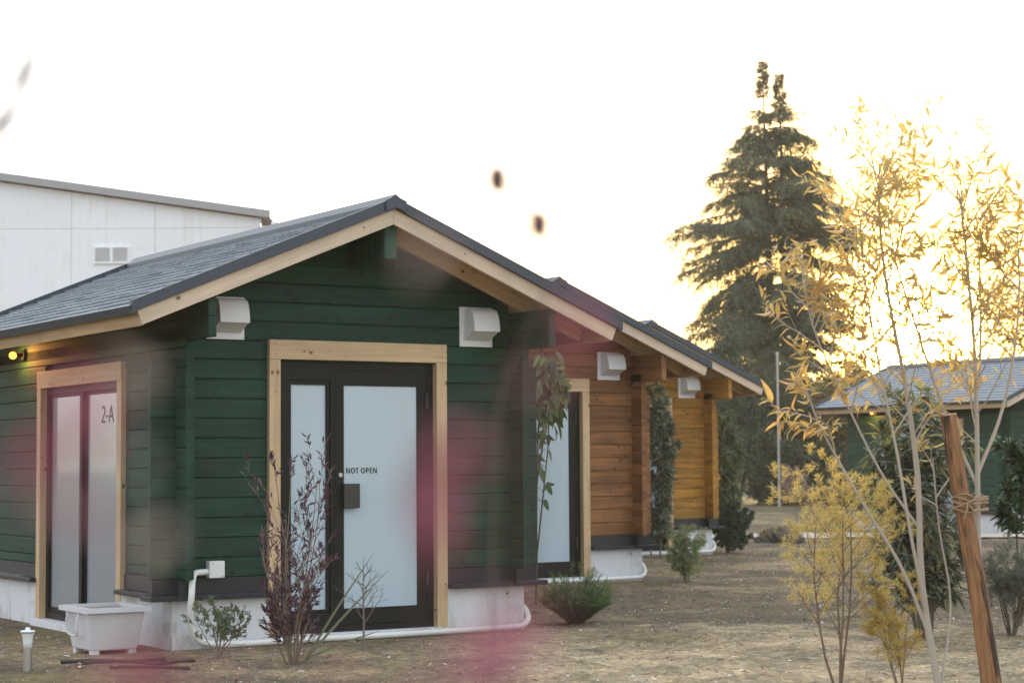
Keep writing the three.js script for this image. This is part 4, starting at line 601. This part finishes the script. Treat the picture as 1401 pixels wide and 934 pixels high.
// ------------------------------------------------------------------ far trees
const needleMat = leafMat(0.38), farLeaf = leafMat(0.5);
{ // twin-topped cedar
  const t = thing('cedar_tree', 'tall twin topped cedar standing beyond the orange cabin', 'tree', [42.4, 0, -43.7]), r = rngOf(501), G = new Grow(), L = new Grow();
  const tr = [{ a: V(-0.1, -0.1, 0), m: V(-0.35, 8, 0.1), b: V(-0.55, 16.55, 0.1), r: 0.34, top: 16.5, lean: -1 }, { a: V(0.25, -0.1, 0), m: V(0.55, 8, -0.1), b: V(0.42, 16.2, -0.1), r: 0.30, top: 16.15, lean: 1 }];
  const ENV = [[0, 2.6], [0.3, 3.3], [0.45, 3.2], [0.6, 4.1], [0.66, 3.7], [0.75, 2.5], [0.84, 1.7], [0.88, 1.15], [0.90, 0.55], [0.93, 0.26], [1, 0.10]];
  const env = f => { for (let k = 1; k < ENV.length; k++) if (f <= ENV[k][0]) return lerp(ENV[k - 1][1], ENV[k][1], (f - ENV[k - 1][0]) / (ENV[k][0] - ENV[k - 1][0])); return 0.15; };
  for (const T0 of tr) {
    const c = new THREE.CatmullRomCurve3([T0.a, T0.m, T0.b]), P = c.getPoints(24); G.tube(P, P.map((_, k) => lerp(T0.r, 0.012, Math.pow(k / 24, 0.8))), 8);
    let y = 1.2;
    while (y < T0.top - 0.1) {
      const f = y / T0.top, q = c.getPoint(f), nb = 5, gap = fbm(y * 0.7, T0.lean * 3, 503, 2);
      for (let b = 0; b < nb; b++) {
        const az = r() * 6.28, len = env(f) * (0.4 + 0.65 * r()) * (0.72 + 0.55 * gap), d = V(Math.cos(az), f > 0.88 ? 0.5 + 0.5 * r() : -0.08 + 0.5 * r(), Math.sin(az)).normalize(), n = 8, pts = [q.clone()]; let p = q.clone(), dd = d.clone();
        for (let k = 1; k <= n; k++) { dd.y += (k < 5 ? -0.07 : -0.02) + (r() - 0.5) * 0.05; dd.x += (r() - 0.5) * 0.08; dd.z += (r() - 0.5) * 0.08; dd.normalize(); p = p.clone().addScaledVector(dd, len / n); pts.push(p); }
        G.tube(pts, pts.map((_, k) => lerp(0.012 + 0.014 * len, 0.006, k / n)), 4);
        const tw = Math.round(f > 0.88 ? 3 + len * 9 : 5 + len * 16), out = pts[n].clone().sub(pts[0]).setY(0).normalize();
        for (let k = 0; k < tw; k++) {
          const g = 0.08 + 0.92 * Math.pow(r(), 0.75), a = Math.min(n - 1, Math.floor(g * n)), s = pts[a].clone().lerp(pts[a + 1], g * n - a), sw = V(-out.z, 0, out.x).multiplyScalar(r() < 0.5 ? 1 : -1), td = out.clone().multiplyScalar(0.4 + r() * 0.6).addScaledVector(sw, 0.3 + r() * 0.8); td.y -= f > 0.9 ? -0.1 : 0.15 + 0.6 * r(); td.normalize();
          const tl = (0.25 + 0.6 * r()) * Math.min(1, 0.25 + len * 0.35) * (f > 0.88 ? 0.55 : 1), m = Math.round(5 + tl * 17);
          for (let e = 0; e < m; e++) { const h = e / m, pp = s.clone().addScaledVector(td, tl * h); pp.y -= 0.4 * h * h * tl; const nd = tilt(td, r, 0.4 + 0.6 * r()); nd.y -= 0.35; nd.normalize(); L.blade(pp, nd, rdir(r), (0.13 + 0.14 * r()) * (f > 0.88 ? 0.7 : 1), f > 0.88 ? 0.024 : 0.036, vary(r() < 0.3 ? [0.17, 0.17, 0.075] : [0.095, 0.11, 0.05], r, 0.3)); }
        }
      }
      y += (f > 0.88 ? 0.06 : 0.17) + (f > 0.88 ? 0.06 : 0.18) * r() + (gap < 0.43 ? 0.34 : 0);
    }
  }
  mesh('trunk', G.geo(), barkMat(lin(0.085, 0.065, 0.05)), t); mesh('crown', L.geo(), needleMat, t);
}
function broad(name, label, pos, seed, h, w, o = {}) {   // far broadleaf tree: forked trunk and a crown of leaf clumps
  const t = thing(name, label, o.cat || 'tree', pos, o.group), r = rngOf(seed), G = new Grow(), L = new Grow(), tips = [];
  for (let k = 0; k < (o.stems ?? 3); k++) { const a = r() * 6.28; grow(G, tips, r, V(Math.cos(a) * 0.1, -0.1, Math.sin(a) * 0.1), V(Math.cos(a) * w / h * 0.8, 1, Math.sin(a) * w / h * 0.8).normalize(), h * (0.55 + 0.3 * r()), 0.03 * h * 0.5 + 0.02, 3, { split: [6, 5, 4], ang: 0.7, lenK: 0.5, rK: 0.55, wob: 0.2, trop: 0.04, tipN: 3, tipFrom: 0.3, leafLvl: 1, rMin: 0.006, from: o.from ?? 0.3 }); }
  const cols = o.cols || [[0.07, 0.09, 0.035], [0.10, 0.12, 0.045], [0.05, 0.07, 0.03]];
  for (const { p, d } of tips) for (let k = 0; k < (o.n ?? 9); k++) { const q = p.clone().addScaledVector(rdir(r), (o.puff ?? 0.28) * Math.cbrt(r())); if (q.y < (o.clear ?? 0.3)) continue; L.blade(q, tilt(d, r, 1.3 * r() + 0.2), rdir(r), (o.len ?? 0.16) * (0.7 + 0.6 * r()), o.wid ?? 0.07, vary(cols[Math.floor(r() * cols.length)], r, 0.3)); }
  mesh('trunk', G.geo(), barkMat(lin(0.09, 0.07, 0.05)), t); mesh('crown', L.geo(), farLeaf, t); return t;
}
const BG = 'trees beyond the cabins';
broad('dark_tree', 'dark bushy tree right behind the corner of the orange cabin', [36.0, 0, -38.3], 511, 5.0, 2.0, { group: BG, n: 22, stems: 5, clear: 0.8 });
broad('dark_tree', 'low dark tree under the cedar', [38.6, 0, -39.0], 513, 4.6, 2.1, { group: BG, n: 22, stems: 5, clear: 1.1 });
broad('dark_tree', 'dark spreading tree between the cedar and the far cabin roof', [38.6, 0, -36.3], 515, 4.8, 2.2, { group: BG, n: 20, stems: 5 });
broad('golden_tree', 'golden backlit bushy tree behind the back eave of the far cabin', [36.6, 0, -31.6], 517, 4.4, 2.2, { group: BG, n: 16, stems: 5, cols: [[0.20, 0.16, 0.05], [0.14, 0.13, 0.05], [0.26, 0.18, 0.05]] });
broad('golden_tree', 'golden backlit bushy tree under the low sun behind the far cabin roof', [36.0, 0, -28.2], 519, 4.6, 2.3, { group: BG, n: 14, stems: 5, cols: [[0.24, 0.18, 0.05], [0.16, 0.15, 0.05], [0.30, 0.20, 0.05]] });
broad('brown_tree', 'tall brown backlit tree above the ridge of the far cabin', [40.2, 0, -25.6], 521, 8.6, 2.4, { group: BG, n: 12, len: 0.22, wid: 0.09, puff: 0.4, from: 0.4, cols: [[0.15, 0.12, 0.05], [0.10, 0.09, 0.04], [0.2, 0.14, 0.05]] });
broad('dark_tree', 'dark tree standing behind the wall of the orange cabin', [33.0, 0, -39.4], 523, 4.6, 2.2, { group: BG, n: 18, stems: 5 });
broad('low_shrub', 'low dark shrub spreading under the trees beside the pale pole', [36.0, 0, -35.4], 525, 2.3, 1.7, { cat: 'shrub', group: BG, n: 20, stems: 6, clear: 0.05, from: 0.1 });
broad('low_shrub', 'low dark shrub spreading under the back eave of the far cabin', [35.4, 0, -32.6], 527, 2.2, 1.7, { cat: 'shrub', group: BG, n: 20, stems: 6, clear: 0.05, from: 0.1 });
{ // thin pale pole before the cedar
  const t = thing('pale_pole', 'thin pale pole standing in front of the cedar', 'pole', [33.3, 0, -32.8]);
  mesh('shaft', new THREE.CylinderGeometry(0.034, 0.045, 4.75, 12).translate(0, 2.3, 0), new THREE.MeshStandardMaterial({ color: lin(0.40, 0.37, 0.34), roughness: 0.7 }), t);
  mesh('cap', new THREE.CylinderGeometry(0.02, 0.05, 0.05, 12).translate(0, 4.7, 0), M.steel, t);
}
{ // dry tall grass bank far beyond, lit from behind
  const r = rngOf(531), L = new Grow(), A = V(50, 0, -68), B = V(68, 0, -46);
  for (let k = 0; k < 26000; k++) { const p = A.clone().lerp(B, r()).add(V((r() - 0.5) * 9, 0, (r() - 0.5) * 9)); L.blade(p, tilt(V(0, 1, 0), r, 0.35 * r()), V(r() - 0.5, 0.1, r() - 0.5), 0.5 + 0.8 * r() * r(), 0.10, vary([0.50, 0.34, 0.15], r, 0.25)); }
  tag(mesh('tall_grass', L.geo(), leafMat(0.6), scene), 'tall dry straw coloured grass far beyond the cedar', 'grass', null, 'stuff');
}

// ------------------------------------------------------------------ red leaved shrub right before the lens, far out of focus
{
  const t = thing('red_shrub', 'magenta red leaved shrub standing in front of everything, blurred', 'shrub', [-5.34, 0, 12.98]), r = rngOf(601), G = new Grow(), o = V(-5.34, 0, 12.98);
  const mats = [[0.42, 0.09, 0.15], [0.52, 0.17, 0.24], [0.28, 0.05, 0.09], [0.42, 0.32, 0.28]].map(c => new THREE.MeshPhysicalMaterial({ color: lin(...c), roughness: 0.95, transmission: 0.4, thickness: 0, side: THREE.DoubleSide }));
  const put = (x, y, z, n, size, spread, mi) => { for (let k = 0; k < n; k++) { const p = V(x, y, z).sub(o).addScaledVector(rdir(r), spread * Math.cbrt(r())), m = mesh('leaf', leafGeos[k % 3], mats[mi ?? Math.floor(r() * 3)], t); m.position.copy(p); m.quaternion.setFromUnitVectors(V(0, 0, 1), rdir(r)); const s = size * (0.7 + 0.6 * r()); m.scale.set(s * 0.45, s, s); } };
  const stem = (...pts) => { const c = new THREE.CatmullRomCurve3(pts.map(p => V(...p).sub(o))).getPoints(20); G.tube(c, c.map((_, k) => lerp(0.0022, 0.0003, k / 20)), 6); };
  stem([-5.34, -0.02, 12.98], [-5.38, 0.7, 13.10], [-5.44, 1.2, 13.19], [-5.445, 1.28, 13.2], [-5.444, 1.335, 13.203]);
  stem([-5.34, -0.02, 12.98], [-5.36, 0.7, 13.05], [-5.425, 1.2, 13.2], [-5.427, 1.285, 13.21], [-5.42, 1.35, 13.22], [-5.414, 1.377, 13.224]);
  stem([-5.34, -0.02, 12.98], [-5.45, 0.7, 13.05], [-5.51, 1.2, 13.15], [-5.512, 1.30, 13.158], [-5.528, 1.343, 13.15]);
  stem([-5.36, 0.6, 13.05], [-5.41, 1.15, 13.18], [-5.428, 1.30, 13.212], [-5.424, 1.39, 13.219], [-5.432, 1.412, 13.215]);
  for (const [x, y, z, n, size, spread, mi] of [
    [-5.4450, 1.3360, 13.2010, 4, 0.016, 0.004],
    [-5.4450, 1.3260, 13.2010, 8, 0.018, 0.004],
    [-5.4450, 1.3170, 13.2000, 3, 0.015, 0.004],
    [-5.4370, 1.3440, 13.2070, 1, 0.014, 0.003],
    [-5.4270, 1.2810, 13.2090, 6, 0.018, 0.005],
    [-5.4420, 1.2740, 13.1990, 4, 0.015, 0.008],
    [-5.4680, 1.2720, 13.1820, 4, 0.014, 0.008],
    [-5.4940, 1.2720, 13.1660, 2, 0.014, 0.008],
    [-5.5120, 1.2750, 13.1550, 9, 0.017, 0.005],
    [-5.5320, 1.3400, 13.1470, 5, 0.015, 0.004],
    [-5.5260, 1.3470, 13.1510, 2, 0.013, 0.004],
    [-5.5440, 1.3290, 13.1390, 4, 0.016, 0.006],
    [-5.5340, 1.3210, 13.1440, 2, 0.014, 0.005],
    [-5.5290, 1.3310, 13.1480, 1, 0.014, 0.004],
    [-5.5390, 1.3190, 13.1400, 1, 0.014, 0.004, 3],
    [-5.4190, 1.3520, 13.2190, 3, 0.015, 0.003],
    [-5.4130, 1.3760, 13.2250, 1, 0.014, 0.003],
    [-5.4360, 1.3890, 13.2110, 1, 0.014, 0.003],
    [-5.4520, 1.3800, 13.2000, 1, 0.016, 0.003, 3],
    [-5.5090, 1.3550, 13.1630, 1, 0.016, 0.004, 3],
    [-5.5100, 1.3310, 13.1600, 1, 0.016, 0.004, 3],
    [-5.5060, 1.3130, 13.1610, 1, 0.014, 0.004, 3],
    [-5.4370, 1.3390, 13.2070, 1, 0.015, 0.003, 3],
    [-5.4320, 1.4100, 13.2150, 1, 0.01, 0.002, 3],
    [-5.4220, 1.3980, 13.2210, 1, 0.01, 0.002, 3],
    [-5.4270, 1.4030, 13.2180, 1, 0.012, 0.002, 3],
  ]) put(x, y, z, n, size, spread, mi);
  mesh('stems', G.geo(), barkMat(lin(0.10, 0.06, 0.05)), t);
}
{ // bare grey twigs a little farther out
  const t = thing('bare_twig_shrub', 'thin bare grey twigs rising in front of the white hall, blurred', 'shrub', [-5.42, 0, 12.14]), o = V(-5.42, 0, 12.14), G = new Grow();
  const stem = (r0, r1, ...pts) => { const c = new THREE.CatmullRomCurve3(pts.map(p => V(...p).sub(o))).getPoints(20); G.tube(c, c.map((_, k) => lerp(r0, r1, k / 20)), 6); };
  stem(0.005, 0.0026, [-5.42, -0.02, 12.14], [-5.2290, 1.4620, 12.1020], [-5.2300, 1.5500, 12.1080], [-5.2250, 1.5970, 12.1150], [-5.2140, 1.6160, 12.1230], [-5.2080, 1.6500, 12.1290], [-5.2030, 1.6910, 12.1360], [-5.2010, 1.7240, 12.1390]);
  stem(0.003, 0.0016, [-5.2120, 1.6300, 12.1260], [-5.2000, 1.6530, 12.1350], [-5.1850, 1.6770, 12.1460], [-5.1710, 1.7060, 12.1570]);
  stem(0.003, 0.0045, [-5.2260, 1.6080, 12.1150], [-5.2180, 1.6150, 12.1200], [-5.2110, 1.6200, 12.1250]);
  mesh('stems', G.geo(), barkMat(lin(0.12, 0.11, 0.10)), t);
}
{ // budding twig against the sky
  const t = thing('budding_shrub', 'thin twig with two dark buds against the sky, blurred', 'shrub', [-4.64, 0, 11.95]), o = V(-4.64, 0, 11.95), G = new Grow();
  const stem = (r0, r1, ...pts) => { const c = new THREE.CatmullRomCurve3(pts.map(p => V(...p).sub(o))).getPoints(20); G.tube(c, c.map((_, k) => lerp(r0, r1, k / 20)), 6); };
  stem(0.0013, 0.0008, [-4.64, -0.02, 11.95], [-4.6650, 1.2400, 11.9690], [-4.6580, 1.4170, 11.9860], [-4.6220, 1.5200, 12.0170], [-4.6330, 1.5750, 12.0140], [-4.6530, 1.6030, 12.0030], [-4.6700, 1.6210, 11.9940]);
  mesh('stem', G.geo(), barkMat(lin(0.12, 0.09, 0.07)), t);
  for (const p of [[-4.6700, 1.6200, 11.9940], [-4.6330, 1.5740, 12.0140]]) { const g = new THREE.SphereGeometry(0.010, 12, 10); g.scale(1, 1.5, 1); const m = mesh('bud', g, barkMat(lin(0.10, 0.05, 0.04)), t); m.position.set(...p).sub(o); }
}

camera.updateMatrixWorld();
renderer.render(scene, camera);
